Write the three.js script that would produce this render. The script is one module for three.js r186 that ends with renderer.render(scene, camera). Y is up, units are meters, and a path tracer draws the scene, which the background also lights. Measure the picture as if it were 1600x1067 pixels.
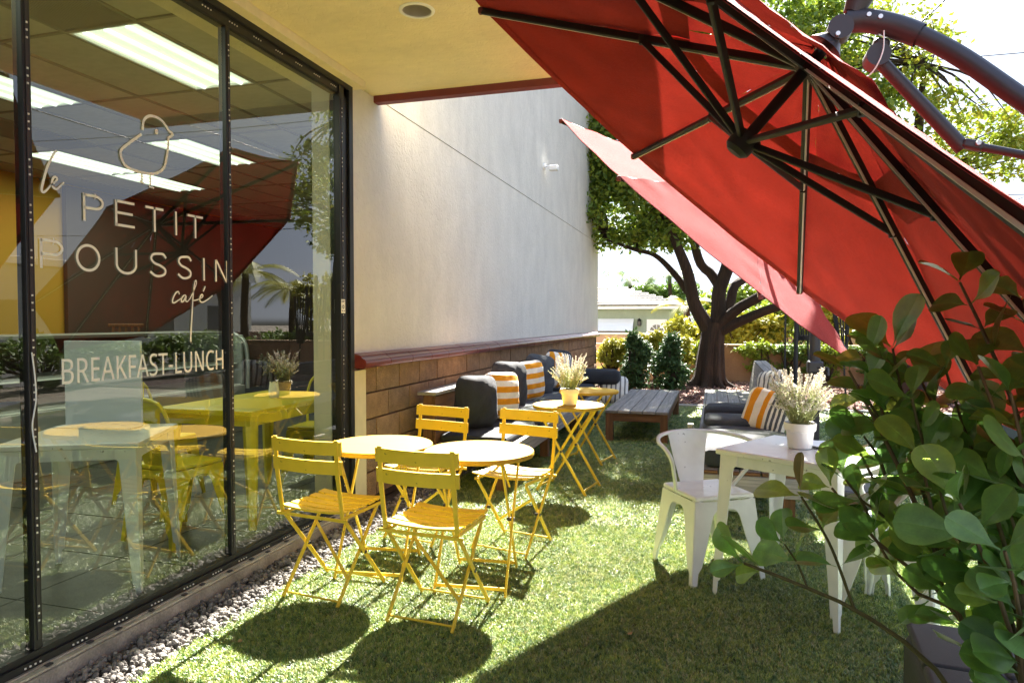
import * as THREE from 'three';
import { RoundedBoxGeometry } from 'three/addons/geometries/RoundedBoxGeometry.js';
import { mergeGeometries } from 'three/addons/utils/BufferGeometryUtils.js';
import { ImprovedNoise } from 'three/addons/math/ImprovedNoise.js';
import { FontLoader } from 'three/addons/loaders/FontLoader.js';
import { TextGeometry } from 'three/addons/geometries/TextGeometry.js';
import { RectAreaLightUniformsLib } from 'three/addons/lights/RectAreaLightUniformsLib.js';

// ------------------------------------------------------------------ camera, sky, sun, exposure
const scene = new THREE.Scene();
const camera = new THREE.PerspectiveCamera(53.0, 1600 / 1067, 0.05, 400);
camera.position.set(0, 1.4, 0);
camera.rotation.set(-0.0304, 0.2889, 0, 'YXZ');
scene.add(camera);
const renderer = new THREE.WebGLRenderer({ antialias: true });
renderer.setSize(1024, 682);
renderer.toneMapping = THREE.LinearToneMapping;
renderer.toneMappingExposure = 10.5;
renderer.shadowMap.enabled = true;
const SUN = new THREE.Vector3(-0.03, 0.71, -0.83).normalize();
const noise = new ImprovedNoise();
{
  const W = 1024, H = 512, d = new Float32Array(W * H * 4), v = new THREE.Vector3();
  for (let j = 0; j < H; j++) for (let i = 0; i < W; i++) {
    const el = ((j + 0.5) / H - 0.5) * Math.PI, az = ((i + 0.5) / W - 0.5) * 2 * Math.PI;
    v.set(Math.cos(el) * Math.cos(az), Math.sin(el), Math.cos(el) * Math.sin(az));
    const k = (j * W + i) * 4;
    let r, g, b;
    if (v.y < 0) { r = 0.20; g = 0.20; b = 0.17; }
    else {
      const t = Math.pow(v.y, 0.55), s = Math.max(0, v.dot(SUN));
      r = 0.80 * (1 - t) + 0.33 * t; g = 0.85 * (1 - t) + 0.50 * t; b = 0.92 * (1 - t) + 0.86 * t;
      const halo = 0.22 * Math.pow(s, 6) + 0.5 * Math.pow(s, 40);
      r += halo; g += halo * 0.97; b += halo * 0.9;
      const sc = 1 / (v.y + 0.25);
      let n = 0, a = 1, f = 1.1;
      for (let o = 0; o < 4; o++) { n += a * noise.noise(v.x * sc * f + 7.3, v.z * sc * f + 2.1, o * 3.7); a *= 0.5; f *= 2.1; }
      const c = THREE.MathUtils.smoothstep(n, -0.2, 0.7) * 0.55;
      r += (0.92 - r) * c * (r < 0.92 ? 1 : 0); g += (0.93 - g) * c * (g < 0.93 ? 1 : 0); b += (0.95 - b) * c * (b < 0.95 ? 1 : 0);
    }
    d[k] = r; d[k + 1] = g; d[k + 2] = b; d[k + 3] = 1;
  }
  const t = new THREE.DataTexture(d, W, H, THREE.RGBAFormat, THREE.FloatType);
  t.mapping = THREE.EquirectangularReflectionMapping; t.magFilter = THREE.LinearFilter; t.needsUpdate = true;
  scene.background = t; scene.environment = t;
  scene.backgroundIntensity = 0.185; scene.environmentIntensity = 0.185;
}
const sun = new THREE.DirectionalLight(new THREE.Color(1, 0.95, 0.86), 5);
sun.position.copy(SUN).multiplyScalar(40).add(new THREE.Vector3(0, 0, -6));
sun.target.position.set(0, 0, -6);
sun.castShadow = true; sun.shadow.mapSize.set(4096, 4096);
Object.assign(sun.shadow.camera, { left: -14, right: 14, top: 14, bottom: -14, near: 1, far: 90 });
scene.add(sun, sun.target);
RectAreaLightUniformsLib.init();

// ------------------------------------------------------------------ helpers
function mulberry(a) { return () => { a |= 0; a = a + 0x6D2B79F5 | 0; let t = Math.imul(a ^ a >>> 15, 1 | a); t = t + Math.imul(t ^ t >>> 7, 61 | t) ^ t; return ((t ^ t >>> 14) >>> 0) / 4294967296; }; }
const rnd = mulberry(20240611);
const rr = (a, b) => a + (b - a) * rnd();
const V = (x, y, z) => new THREE.Vector3(x, y, z);
const names = new Map();
function numbered(n) { const k = names.get(n) || 0; names.set(n, k + 1); return k ? `${n}_${String(k).padStart(3, '0')}` : n; }
function tag(o, label, category, group, kind) {
  o.userData = { label, category };
  if (group) o.userData.group = group;
  if (kind) o.userData.kind = kind;
  return o;
}
function thing(name, label, category, pos = [0, 0, 0], turn = 0, group) {
  const o = new THREE.Group(); o.name = numbered(name); o.position.set(...pos); o.rotation.y = turn;
  tag(o, label, category, group); scene.add(o); return o;
}
function prep(g) {
  g = g.index ? g.toNonIndexed() : g;
  for (const k of Object.keys(g.attributes)) if (!['position', 'normal', 'uv'].includes(k)) g.deleteAttribute(k);
  g.morphAttributes = {};
  return g;
}
function metreUV(g, grain = 'y') {              // uv in metres, u along the grain
  const p = g.attributes.position, n = g.attributes.normal, uv = new Float32Array(p.count * 2), ax = 'xyz'.indexOf(grain);
  for (let i = 0; i < p.count; i++) {
    const P = [p.getX(i), p.getY(i), p.getZ(i)], N = [Math.abs(n.getX(i)), Math.abs(n.getY(i)), Math.abs(n.getZ(i))];
    let a = 0; if (N[1] > N[a]) a = 1; if (N[2] > N[a]) a = 2;
    const rest = [0, 1, 2].filter(k => k !== a);
    let u, v;
    if (rest.includes(ax)) { u = ax; v = rest.find(k => k !== ax); } else { [u, v] = rest; }
    uv[2 * i] = P[u]; uv[2 * i + 1] = P[v];
  }
  g.setAttribute('uv', new THREE.BufferAttribute(uv, 2));
}
function geoOf(geos, { grain = 'y', keepUV = false } = {}) {
  const list = (Array.isArray(geos) ? geos : [geos]).map(prep);
  if (!keepUV) for (const g of list) { if (!g.attributes.normal) g.computeVertexNormals(); if (g.attributes.uv) g.deleteAttribute('uv'); }
  const g = list.length > 1 ? mergeGeometries(list) : list[0];
  if (!keepUV) metreUV(g, grain);
  return g;
}
function mesh(name, g, m, parent = scene) {
  const o = new THREE.Mesh(g, m); o.name = parent === scene ? numbered(name) : name;
  o.castShadow = o.receiveShadow = true; parent.add(o); return o;
}
function obj(name, geos, m, parent = scene, opt) { return mesh(name, geoOf(geos, opt), m, parent); }
function struct(name, geos, m, opt) { const o = obj(name, geos, m, scene, opt); o.userData = { kind: 'structure' }; return o; }
const bx = (w, h, d, x = 0, y = 0, z = 0) => new THREE.BoxGeometry(w, h, d).translate(x, y, z);
const span = (x0, x1, y0, y1, z0, z1) => bx(x1 - x0, y1 - y0, z1 - z0, (x0 + x1) / 2, (y0 + y1) / 2, (z0 + z1) / 2);
const rbx = (w, h, d, r = 0.01, x = 0, y = 0, z = 0, s = 2) => new RoundedBoxGeometry(w, h, d, s, Math.min(r, w / 2.01, h / 2.01, d / 2.01)).translate(x, y, z);
const rspan = (x0, x1, y0, y1, z0, z1, r = 0.006, s = 1) => rbx(x1 - x0, y1 - y0, z1 - z0, r, (x0 + x1) / 2, (y0 + y1) / 2, (z0 + z1) / 2, s);
function orient(g, a, b, side) {                // a geometry along +y (0..1 scaled by caller) laid from a to b
  const d = b.clone().sub(a), m = new THREE.Matrix4();
  const y = d.clone().normalize(), s = side || (Math.abs(y.x) > 0.9 ? V(0, 0, 1) : V(1, 0, 0));
  const x = s.clone().addScaledVector(y, -s.dot(y)).normalize(), z = x.clone().cross(y);
  m.makeBasis(x, y, z).setPosition(a.clone().add(b).multiplyScalar(0.5));
  return g.applyMatrix4(m);
}
const bar = (a, b, w, t, side) => orient(rbx(w, a.distanceTo(b), t, Math.min(w, t) * 0.3, 0, 0, 0, 1), a, b, side);
const rod = (a, b, r, r2 = r, n = 8) => orient(new THREE.CylinderGeometry(r2, r, a.distanceTo(b), n), a, b);
const pipe = (pts, r, seg = 24, n = 8, closed = false) => new THREE.TubeGeometry(new THREE.CatmullRomCurve3(pts, closed, 'centripetal'), seg, r, n, closed);
function taper(pts, rads, seg = 12, n = 8) {    // a tube whose radius runs along rads
  const c = new THREE.CatmullRomCurve3(pts, false, 'centripetal'), g = new THREE.TubeGeometry(c, seg, 1, n, false), p = g.attributes.position;
  const q = V(0, 0, 0), e = V(0, 0, 0);
  for (let i = 0; i <= seg; i++) {
    const t = i / seg, f = t * (rads.length - 1), k = Math.min(rads.length - 2, Math.floor(f)), r = rads[k] + (rads[k + 1] - rads[k]) * (f - k);
    c.getPointAt(t, q);
    for (let j = 0; j <= n; j++) { const ix = i * (n + 1) + j; e.fromBufferAttribute(p, ix).sub(q).multiplyScalar(r).add(q); p.setXYZ(ix, e.x, e.y, e.z); }
  }
  g.computeVertexNormals(); return g;
}
function warp(g, fn) { const p = g.attributes.position, v = V(0, 0, 0); for (let i = 0; i < p.count; i++) { v.fromBufferAttribute(p, i); fn(v); p.setXYZ(i, v.x, v.y, v.z); } g.computeVertexNormals(); return g; }
function copyThing(o, label, pos, turn, group) {
  const c = o.clone(); c.name = numbered(o.name.replace(/_\d{3}$/, '')); c.userData = { ...o.userData, label };
  if (group) c.userData.group = group;
  c.position.set(...pos); c.rotation.set(0, turn, 0); scene.add(c); return c;
}

// ------------------------------------------------------------------ textures and materials
function fbm(x, y, z, o = 4) { let n = 0, a = 0.5, f = 1; for (let i = 0; i < o; i++) { n += a * noise.noise(x * f, y * f, z + i * 9.1); a *= 0.5; f *= 2.03; } return n; }
function tileN(u, v, fx, fy, z, o) {            // noise that repeats over the unit square
  const s = (a, b) => fbm(a * fx, b * fy, z, o);
  const a = s(u, v), b = s(u - 1, v), c = s(u, v - 1), d = s(u - 1, v - 1);
  const wu = u, wv = v;
  return (a * (1 - wu) + b * wu) * (1 - wv) + (c * (1 - wu) + d * wu) * wv;
}
function dataTex(n, fn, metres, color = true) {
  const d = new Uint8Array(n * n * 4);
  for (let j = 0; j < n; j++) for (let i = 0; i < n; i++) {
    const c = fn((i + 0.5) / n, (j + 0.5) / n), k = (j * n + i) * 4;
    for (let q = 0; q < 3; q++) d[k + q] = Math.max(0, Math.min(255, Math.round(255 * (Array.isArray(c) ? c[q] : c))));
    d[k + 3] = 255;
  }
  const t = new THREE.DataTexture(d, n, n); t.wrapS = t.wrapT = THREE.RepeatWrapping; t.magFilter = THREE.LinearFilter; t.minFilter = THREE.LinearMipmapLinearFilter;
  t.generateMipmaps = true; if (color) t.colorSpace = THREE.SRGBColorSpace;
  t.repeat.set(1 / metres[0], 1 / metres[1]); t.needsUpdate = true; return t;
}
const lin = (r, g, b) => new THREE.Color().setRGB(r, g, b);
const S = (c, rough = 0.7, o = {}) => new THREE.MeshStandardMaterial({ color: Array.isArray(c) ? lin(...c) : c, roughness: rough, ...o });
const P = (c, rough = 0.7, o = {}) => new THREE.MeshPhysicalMaterial({ color: Array.isArray(c) ? lin(...c) : c, roughness: rough, side: THREE.DoubleSide, ...o });

const T = {};
T.stucco = dataTex(512, (u, v) => { const r = Math.abs(tileN(u, v, 22, 22, 6, 3)); return 0.5 + 0.7 * tileN(u, v, 46, 46, 1, 3) + 0.4 * tileN(u, v, 14, 14, 5, 2) - (r < 0.02 ? 0.35 : 0); }, [1.5, 1.5], false);
T.stuccoC = dataTex(512, (u, v) => { const n = tileN(u, v, 5, 16, 3, 5), m = tileN(u, v, 60, 60, 8, 2); const st = tileN(u, v, 2, 26, 9, 3), bl = tileN(u, v, 9, 9, 15, 4), k = 0.93 + 0.05 * n + 0.10 * bl + 0.06 * m - 0.10 * Math.max(0, st - 0.16); return [k, k * 0.99, k * 0.97]; }, [4.3, 3.1]);
T.grit = dataTex(512, (u, v) => { const n = tileN(u, v, 70, 70, 2, 2), m = tileN(u, v, 6, 6, 4, 4); const k = 0.72 + 0.45 * n + 0.3 * m; return [k, k * 0.95, k * 0.9]; }, [0.6, 0.6]);
T.gritB = dataTex(512, (u, v) => 0.5 + 1.1 * tileN(u, v, 60, 60, 12, 3), [0.6, 0.6], false);
T.woodGrey = dataTex(512, (u, v) => { const g = tileN(u, v, 5, 60, 2, 4), s = tileN(u, v, 2, 14, 6, 3), k = 0.60 + 0.38 * g + 0.3 * s; return [k, k * 0.965, k * 0.92]; }, [1.3, 0.32]);
T.woodBrown = dataTex(512, (u, v) => { const g = tileN(u, v, 4, 50, 21, 4), s = tileN(u, v, 2, 10, 26, 3), k = 0.62 + 0.34 * g + 0.34 * s; return [k, k * 0.70, k * 0.42]; }, [1.1, 0.3]);
T.woodB = dataTex(512, (u, v) => 0.5 + 0.9 * tileN(u, v, 5, 60, 2, 4), [1.3, 0.32], false);
T.weave = dataTex(256, (u, v) => 0.5 + 0.22 * Math.sin(u * 2 * Math.PI * 32) * Math.sin(v * 2 * Math.PI * 32) + 0.5 * tileN(u, v, 40, 40, 3, 2), [0.08, 0.08], false);
T.fabricC = dataTex(512, (u, v) => { const k = 0.86 + 0.25 * tileN(u, v, 6, 6, 31, 5) + 0.22 * tileN(u, v, 90, 90, 33, 2); return [k, k, k]; }, [0.9, 0.9]);
T.paint = dataTex(512, (u, v) => { const n = tileN(u, v, 9, 9, 41, 5), m = tileN(u, v, 30, 30, 44, 3); const k = 0.95 + 0.07 * n - (m > 0.29 ? 0.28 : 0) * (n > 0.05 ? 1 : 0); return [k, k * 0.992, k * 0.975]; }, [0.7, 0.7]);
T.paintR = dataTex(256, (u, v) => 0.5 + 0.5 * tileN(u, v, 12, 12, 47, 4), [0.5, 0.5], false);
T.concrete = dataTex(512, (u, v) => { const n = tileN(u, v, 7, 7, 51, 5), m = tileN(u, v, 80, 80, 53, 2), k = 0.74 + 0.35 * n + 0.22 * m; return [k, k * 0.97, k * 0.92]; }, [0.8, 0.8]);
T.mulch = dataTex(512, (u, v) => { const n = tileN(u, v, 30, 60, 61, 3), m = tileN(u, v, 8, 8, 64, 3), k = 0.42 + 0.6 * n + 0.25 * m; return [k * 1.0, k * 0.62, k * 0.46]; }, [1.2, 1.2]);
T.bark = dataTex(512, (u, v) => { const n = tileN(u, v, 6, 34, 71, 4), m = tileN(u, v, 5, 5, 74, 3), k = 0.42 + 0.5 * n + 0.2 * m; return [k, k * 0.86, k * 0.72]; }, [1.4, 0.6]);
T.turfC = dataTex(512, (u, v) => { const n = tileN(u, v, 90, 90, 81, 2), m = tileN(u, v, 8, 8, 84, 4), k = 0.5 + 0.5 * n + 0.2 * m; return [k * 0.36, k * 0.46, k * 0.16]; }, [1.0, 1.0]);
const roller = new Set();
function canvasTex(w, h, draw) { const c = document.createElement('canvas'); c.width = w; c.height = h; draw(c.getContext('2d'), w, h); const t = new THREE.CanvasTexture(c); t.colorSpace = THREE.SRGBColorSpace; t.magFilter = THREE.LinearFilter; return t; }

const M = {
  stucco: S([0.79, 0.775, 0.73], 0.9, { map: T.stuccoC, bumpMap: T.stucco, bumpScale: 0.0045 }),
  soffit: S([0.95, 0.85, 0.60], 0.9, { map: T.stuccoC, bumpMap: T.stucco, bumpScale: 0.004 }),
  cream: S([0.78, 0.70, 0.50], 0.8, { map: T.stuccoC }),
  maroon: S([0.17, 0.03, 0.03], 0.6),
  maroonGlaze: P([0.13, 0.018, 0.016], 0.28, { clearcoat: 0.5, clearcoatRoughness: 0.15, side: THREE.FrontSide, roughnessMap: null }),
  black: S([0.012, 0.012, 0.013], 0.4),
  blackMetal: S([0.011, 0.011, 0.012], 0.6),
  gunmetal: S([0.05, 0.045, 0.05], 0.42, { metalness: 0.4 }),
  ribHighlight: S([0.75, 0.72, 0.68], 0.5),  // pale colour standing in for the highlight on the rib channel
  glass: P([0.80, 0.86, 0.76], 0.0, { transmission: 1, thickness: 0, ior: 1.78, side: THREE.FrontSide }),
  clear: P([0.95, 0.97, 0.95], 0.02, { transmission: 1, thickness: 0, ior: 1.5, side: THREE.FrontSide }),
  white: S([0.82, 0.82, 0.81], 0.5),
  vinyl: S([0.86, 0.85, 0.83], 0.6),
  whitePaint: P([0.82, 0.84, 0.85], 0.26, { map: T.paint, roughnessMap: null, clearcoat: 0.25, clearcoatRoughness: 0.2, side: THREE.FrontSide }),
  yellowPaint: P([0.76, 0.52, 0.03], 0.45, { map: T.paint, clearcoat: 0.1, clearcoatRoughness: 0.3, side: THREE.FrontSide }),
  yellowBright: P([0.72, 0.60, 0.02], 0.35, { map: T.paint, clearcoat: 0.2, clearcoatRoughness: 0.25, side: THREE.FrontSide }),
  paleTop: P([0.55, 0.34, 0.045], 0.6, { map: T.paint, specularIntensity: 0.15, side: THREE.FrontSide }),
  concrete: S([0.58, 0.55, 0.52], 0.95, { map: T.concrete, bumpMap: T.gritB, bumpScale: 0.003 }),
  railMetal: S([0.86, 0.84, 0.80], 0.5, { map: T.concrete, metalness: 0.4 }),
  fabric: P([0.085, 0.092, 0.105], 0.95, { map: T.fabricC, bumpMap: T.weave, bumpScale: 0.0015, sheen: 0.3, side: THREE.FrontSide }),
  fabricDark: P([0.032, 0.035, 0.043], 0.9, { map: T.fabricC, bumpMap: T.weave, bumpScale: 0.0015, sheen: 0.3, side: THREE.FrontSide }),
  red: P([0.43, 0.033, 0.021], 1.0, { transmission: 0.09, thickness: 0, map: T.fabricC, bumpMap: T.weave, bumpScale: 0.0012, specularIntensity: 0.15, sheen: 0.5, sheenColor: lin(1, 0.45, 0.5), sheenRoughness: 0.6 }),
  soil: S([0.05, 0.032, 0.02], 1),
  pot: S([0.80, 0.79, 0.77], 0.45),
  potCream: S([0.80, 0.76, 0.62], 0.5),
  interiorWall: S([0.44, 0.235, 0.02], 0.85),
  interiorDark: S([0.06, 0.038, 0.025], 0.7),
  interiorPale: S([0.60, 0.58, 0.52], 0.85),
  ceilTile: S([0.62, 0.58, 0.44], 0.95, { map: T.stuccoC }),
  ceilBar: S([0.30, 0.27, 0.19], 0.7),
  floorTile: S([0.13, 0.135, 0.13], 0.45, { map: T.concrete }),
  grout: S([0.05, 0.05, 0.05], 0.9),
};
const woodVar = (T0, col, n, rough, bump) => Array.from({ length: n }, (_, i) => {
  const a = T0.clone(); a.offset.set(i * 0.37, i * 0.61); a.needsUpdate = true;
  const b = T.woodB.clone(); b.offset.copy(a.offset); b.needsUpdate = true;
  const k = 0.86 + 0.28 * ((i * 0.618) % 1);
  return S([col[0] * k, col[1] * k, col[2] * k], rough, { map: a, bumpMap: b, bumpScale: bump });
});
M.greyWood = woodVar(T.woodGrey, [0.78, 0.76, 0.75], 4, 0.85, 0.004);
M.brownWood = woodVar(T.woodBrown, [0.42, 0.40, 0.38], 3, 0.75, 0.003);
const pick = (a, i) => a[i % a.length];

// ------------------------------------------------------------------ ground
struct('ground', new THREE.PlaneGeometry(300, 300, 1, 1).rotateX(-Math.PI / 2).translate(0, -0.02, -20), S([0.20, 0.17, 0.13], 1, { map: T.concrete }));
struct('turf_base', span(-2.16, 4.2, -0.018, 0.0, -11.4, 3.0), S([0.30, 0.34, 0.30], 1, { map: T.turfC }));
struct('gravel_bed', span(-2.42, -2.162, -0.018, -0.004, -15.2, 3.0), S([0.16, 0.14, 0.13], 1, { map: T.concrete }));
struct('mulch_bed', span(-2.42, 8, -0.018, 0.004, -16.4, -11.55), S([0.20, 0.17, 0.15], 1, { map: T.mulch, bumpMap: T.gritB, bumpScale: 0.03 }));
struct('mulch_edging', rspan(-2.1, 4.2, -0.018, 0.035, -11.55, -11.41, 0.01), M.concrete);
struct('lawn_beyond', span(-60, 60, -0.019, -0.008, -60, -17.6), S([0.10, 0.13, 0.05], 1, { map: T.concrete }));
{ // artificial turf blades
  const blades = [], q = mulberry(5);
  for (let i = 0; i < 9; i++) {
    const a = q() * 6.28, h = 0.009 + 0.011 * q(), w = 0.0013 + 0.0008 * q(), lean = 0.005 + 0.013 * q(), ox = (q() - 0.5) * 0.015, oz = (q() - 0.5) * 0.015;
    const c = Math.cos(a), s = Math.sin(a);
    const g = new THREE.BufferGeometry();
    const mx = ox + s * lean * 0.4, mz = oz + c * lean * 0.4, tx = ox + s * lean, tz = oz + c * lean;
    g.setAttribute('position', new THREE.Float32BufferAttribute([
      ox - c * w, 0, oz + s * w, ox + c * w, 0, oz - s * w, mx + c * w * 0.8, h * 0.6, mz - s * w * 0.8,
      ox - c * w, 0, oz + s * w, mx + c * w * 0.8, h * 0.6, mz - s * w * 0.8, mx - c * w * 0.8, h * 0.6, mz + s * w * 0.8,
      mx - c * w * 0.8, h * 0.6, mz + s * w * 0.8, mx + c * w * 0.8, h * 0.6, mz - s * w * 0.8, tx, h, tz], 3));
    g.computeVertexNormals(); blades.push(g);
  }
  const tuft = geoOf(blades);
  const zones = [[-4.6, -1.2, 11000, 1], [-7.6, -4.6, 4600, 1.4], [-11.4, -7.6, 2000, 1.9]];
  const list = [];
  for (const [z0, z1, dens, sc] of zones) {
    for (let i = 0, n = dens * (z1 - z0) * 4.4; i < n; i++) {
      const x = -2.16 + 4.4 * rnd(), z = z0 + (z1 - z0) * rnd();
      const px = x * 0.958 - z * 0.285, w = -x * 0.285 - z * 0.958;         // only where people can look
      if (px / w > 0.98 || px / w < -0.9) continue;
      list.push([x, z, sc]);
    }
  }
  const im = new THREE.InstancedMesh(tuft, P([1, 1, 1], 0.42, { transmission: 0.42, thickness: 0, specularIntensity: 1, ior: 1.55 }), list.length);
  const m = new THREE.Matrix4(), e = new THREE.Euler(), qt = new THREE.Quaternion(), col = new THREE.Color();
  list.forEach(([x, z, sc], i) => {
    e.set((rnd() - 0.5) * 0.35, rnd() * 6.28, (rnd() - 0.5) * 0.35); qt.setFromEuler(e);
    const s = sc * rr(0.8, 1.15), p = fbm(x * 1.7, z * 1.7, 2, 3);
    m.compose(V(x, 0, z), qt, V(s, rr(0.8, 1.2) * Math.min(sc, 1.2), s)); im.setMatrixAt(i, m);
    const t = rnd(), k = rr(0.75, 1.2) * (1 + 0.5 * p);
    if (t < 0.10) col.setRGB(0.58 * k, 0.54 * k, 0.28 * k); else if (t < 0.55) col.setRGB(0.40 * k, 0.47 * k, 0.09 * k); else col.setRGB(0.12 * k, 0.23 * k, 0.05 * k);
    im.setColorAt(i, col);
  });
  im.name = numbered('turf_grass'); im.userData = { label: 'short artificial grass covering the patio floor', category: 'grass', kind: 'stuff' };
  im.castShadow = im.receiveShadow = true; scene.add(im);
}
{ // gravel strip
  const stone = warp(new THREE.IcosahedronGeometry(1, 1), v => { const k = 1 + 0.35 * noise.noise(v.x * 1.3 + 4, v.y * 1.3, v.z * 1.3); v.multiplyScalar(k); v.y *= 0.65; });
  const n = 5200, im = new THREE.InstancedMesh(geoOf(stone), S([1, 1, 1], 0.85, { map: T.concrete }), n);
  const m = new THREE.Matrix4(), qt = new THREE.Quaternion(), e = new THREE.Euler(), c = new THREE.Color();
  for (let i = 0; i < n; i++) {
    const z = i < 4200 ? rr(-6.5, -1.2) : rr(-15, -6.5), s = rr(0.007, 0.0165);
    e.set(rr(0, 6), rr(0, 6), rr(0, 6)); qt.setFromEuler(e);
    m.compose(V(rr(-2.41, -2.145 + 0.02 * Math.sin(z * 9)), rr(0.0, 0.018), z), qt, V(s * rr(0.8, 1.3), s, s)); im.setMatrixAt(i, m);
    const k = rr(0.12, 0.48); c.setRGB(k * 1.05, k * 1.02, k * 1.03); im.setColorAt(i, c);
  }
  im.name = numbered('gravel'); im.userData = { label: 'strip of grey pebbles between the window kerb and turf', category: 'gravel', kind: 'stuff' };
  im.castShadow = im.receiveShadow = true; scene.add(im);
}

{ // bark chips on the planting bed
  const chip = geoOf(warp(new THREE.BoxGeometry(1, 0.25, 0.45, 2, 1, 1), v => { v.y += 0.12 * Math.sin(v.x * 3); v.z *= 1 - 0.5 * Math.abs(v.x); }));
  const n = 12000, im = new THREE.InstancedMesh(chip, S([1, 1, 1], 0.95), n), m = new THREE.Matrix4(), qt = new THREE.Quaternion(), e = new THREE.Euler(), c = new THREE.Color();
  for (let i = 0; i < n; i++) {
    e.set(rr(-0.5, 0.5), rr(0, 6.28), rr(-0.5, 0.5)); qt.setFromEuler(e); const s = rr(0.03, 0.085);
    m.compose(V(rr(-2.4, 4.5), rr(0.006, 0.03), rr(-16.3, -11.57)), qt, V(s, s * 0.7, s)); im.setMatrixAt(i, m);
    const k = rr(0.08, 0.34); c.setRGB(k, k * rr(0.48, 0.62), k * rr(0.32, 0.45)); im.setColorAt(i, c);
  }
  im.name = numbered('mulch_chips'); im.userData = { label: 'reddish brown bark chips on the bed round the tree', category: 'mulch', kind: 'stuff' };
  im.castShadow = im.receiveShadow = true; scene.add(im);
}

// ------------------------------------------------------------------ café building
const GX = -2.5, WX = -2.5, FLOOR = 0.08;
const cafe = thing('cafe_building', 'café building with tall shop window, pale stucco wall and yellow soffit', 'building');
{
  // long stucco wall with its horizontal joint at soffit level
  const wall = obj('stucco_wall', [span(-2.68, WX, 1.06, 3.092, -15.1, -4.36), span(-2.68, WX, 3.104, 5.6, -15.1, -4.36), span(-2.679, WX - 0.012, 3.09, 3.106, -15.099, -4.361),
    span(-2.68, WX - 0.05, 0, 1.06, -15.1, -4.36), span(-10, -2.68, 0, 5.6, -15.1, -14.7)], M.stucco, cafe);
  obj('corner_post', [rspan(-2.62, WX + 0.02, 0.0, 1.04, -4.545, -4.37, 0.004)], M.cream, cafe);
  obj('corner_bead', rspan(-2.58, WX + 0.006, 1.17, 3.09, -4.375, -4.352, 0.003), M.soffit, cafe);
  // blocks
  const bw = obj('block_wall', span(-2.56, WX - 0.032, 0.0, 1.055, -15.09, -4.55), S([0.16, 0.12, 0.09], 1, { map: T.grit }), cafe);
  const variants = [0, 1, 2, 3].map(k => geoOf(warp(new THREE.BoxGeometry(0.05, 0.187, 0.386, 1, 5, 8), v => {
    if (v.x > 0) { const e = Math.max(Math.abs(v.y) / 0.0935, Math.abs(v.z) / 0.193); v.x += (e > 0.98 ? -0.008 : 0.014 * fbm(v.y * 14 + k * 7, v.z * 14, k, 3)); }
  })));
  const half = geoOf(warp(new THREE.BoxGeometry(0.05, 0.187, 0.186, 1, 5, 4), v => { if (v.x > 0) { const e = Math.max(Math.abs(v.y) / 0.0935, Math.abs(v.z) / 0.093); v.x += (e > 0.98 ? -0.008 : 0.014 * fbm(v.y * 14, v.z * 14, 5, 3)); } }));
  const bm = [[0.62, 0.41, 0.24], [0.56, 0.38, 0.23], [0.64, 0.44, 0.27], [0.52, 0.37, 0.25], [0.60, 0.43, 0.29]].map((c, i) => { const t = T.grit.clone(); t.offset.set(i * 0.3, i * 0.17); t.needsUpdate = true; return S(c, 0.95, { map: t, bumpMap: T.gritB, bumpScale: 0.012 }); });
  for (let r = 0; r < 5; r++) {
    const y = 1.055 - 0.1 - r * 0.2; let z = -4.552, odd = r % 2 === 0;
    if (odd) { const b = mesh('block', half, pick(bm, r + 1), bw); b.position.set(WX - 0.02, y, z - 0.095); z -= 0.2; }
    for (let i = 0; z - 0.4 > -15.1; i++, z -= 0.4) {
      const b = mesh('block', pick(variants, i * 3 + r), bm[Math.floor(rnd() * bm.length)], bw); b.position.set(WX - 0.02 + rr(-0.002, 0.003), y, z - 0.197);
    }
  }
  // glazed maroon ledge tiles
  const prof = new THREE.Shape(); prof.moveTo(0, 0); prof.lineTo(0.075, 0); prof.quadraticCurveTo(0.095, 0.0, 0.098, 0.02); prof.lineTo(0.100, 0.032);
  prof.quadraticCurveTo(0.100, 0.058, 0.082, 0.064); prof.quadraticCurveTo(0.062, 0.072, 0.055, 0.09); prof.lineTo(0, 0.105); prof.closePath();
  const tileG = geoOf(new THREE.ExtrudeGeometry(prof, { depth: 0.392, bevelEnabled: true, bevelSize: 0.002, bevelThickness: 0.002, bevelSegments: 1, curveSegments: 6 }));
  const ledge = obj('ledge', span(-2.55, WX + 0.045, 1.058, 1.11, -15.08, -4.42), M.maroon, cafe);
  const lm = [[0.13, 0.018, 0.016], [0.15, 0.022, 0.018], [0.11, 0.016, 0.016]].map(c => P(c, 0.3, { clearcoat: 0.4, clearcoatRoughness: 0.2, side: THREE.FrontSide, bumpMap: T.paintR, bumpScale: 0.001 }));
  for (let i = 0, z = -4.40; z - 0.4 > -15.2; i++, z -= 0.4) {
    const t = mesh('ledge_tile', tileG, lm[Math.floor(rnd() * 3)], ledge); t.position.set(WX - 0.002, 1.056 + rr(-0.001, 0.001), z - 0.396);
  }
  // soffit, its end trim, fascia, downlight
  const hole = new THREE.Shape(); hole.moveTo(-2.9, -3.5); hole.lineTo(-0.32, -3.5); hole.lineTo(-0.32, 4.72); hole.lineTo(-2.9, 4.72); hole.closePath();
  const cut = new THREE.Path(); cut.absarc(-1.585, 3.5, 0.083, 0, Math.PI * 2, true); hole.holes.push(cut);
  const sof = obj('soffit', new THREE.ExtrudeGeometry(hole, { depth: 0.012, bevelEnabled: false, curveSegments: 32 }).rotateX(-Math.PI / 2).translate(0, 3.1, 0), M.soffit, cafe);
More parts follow.
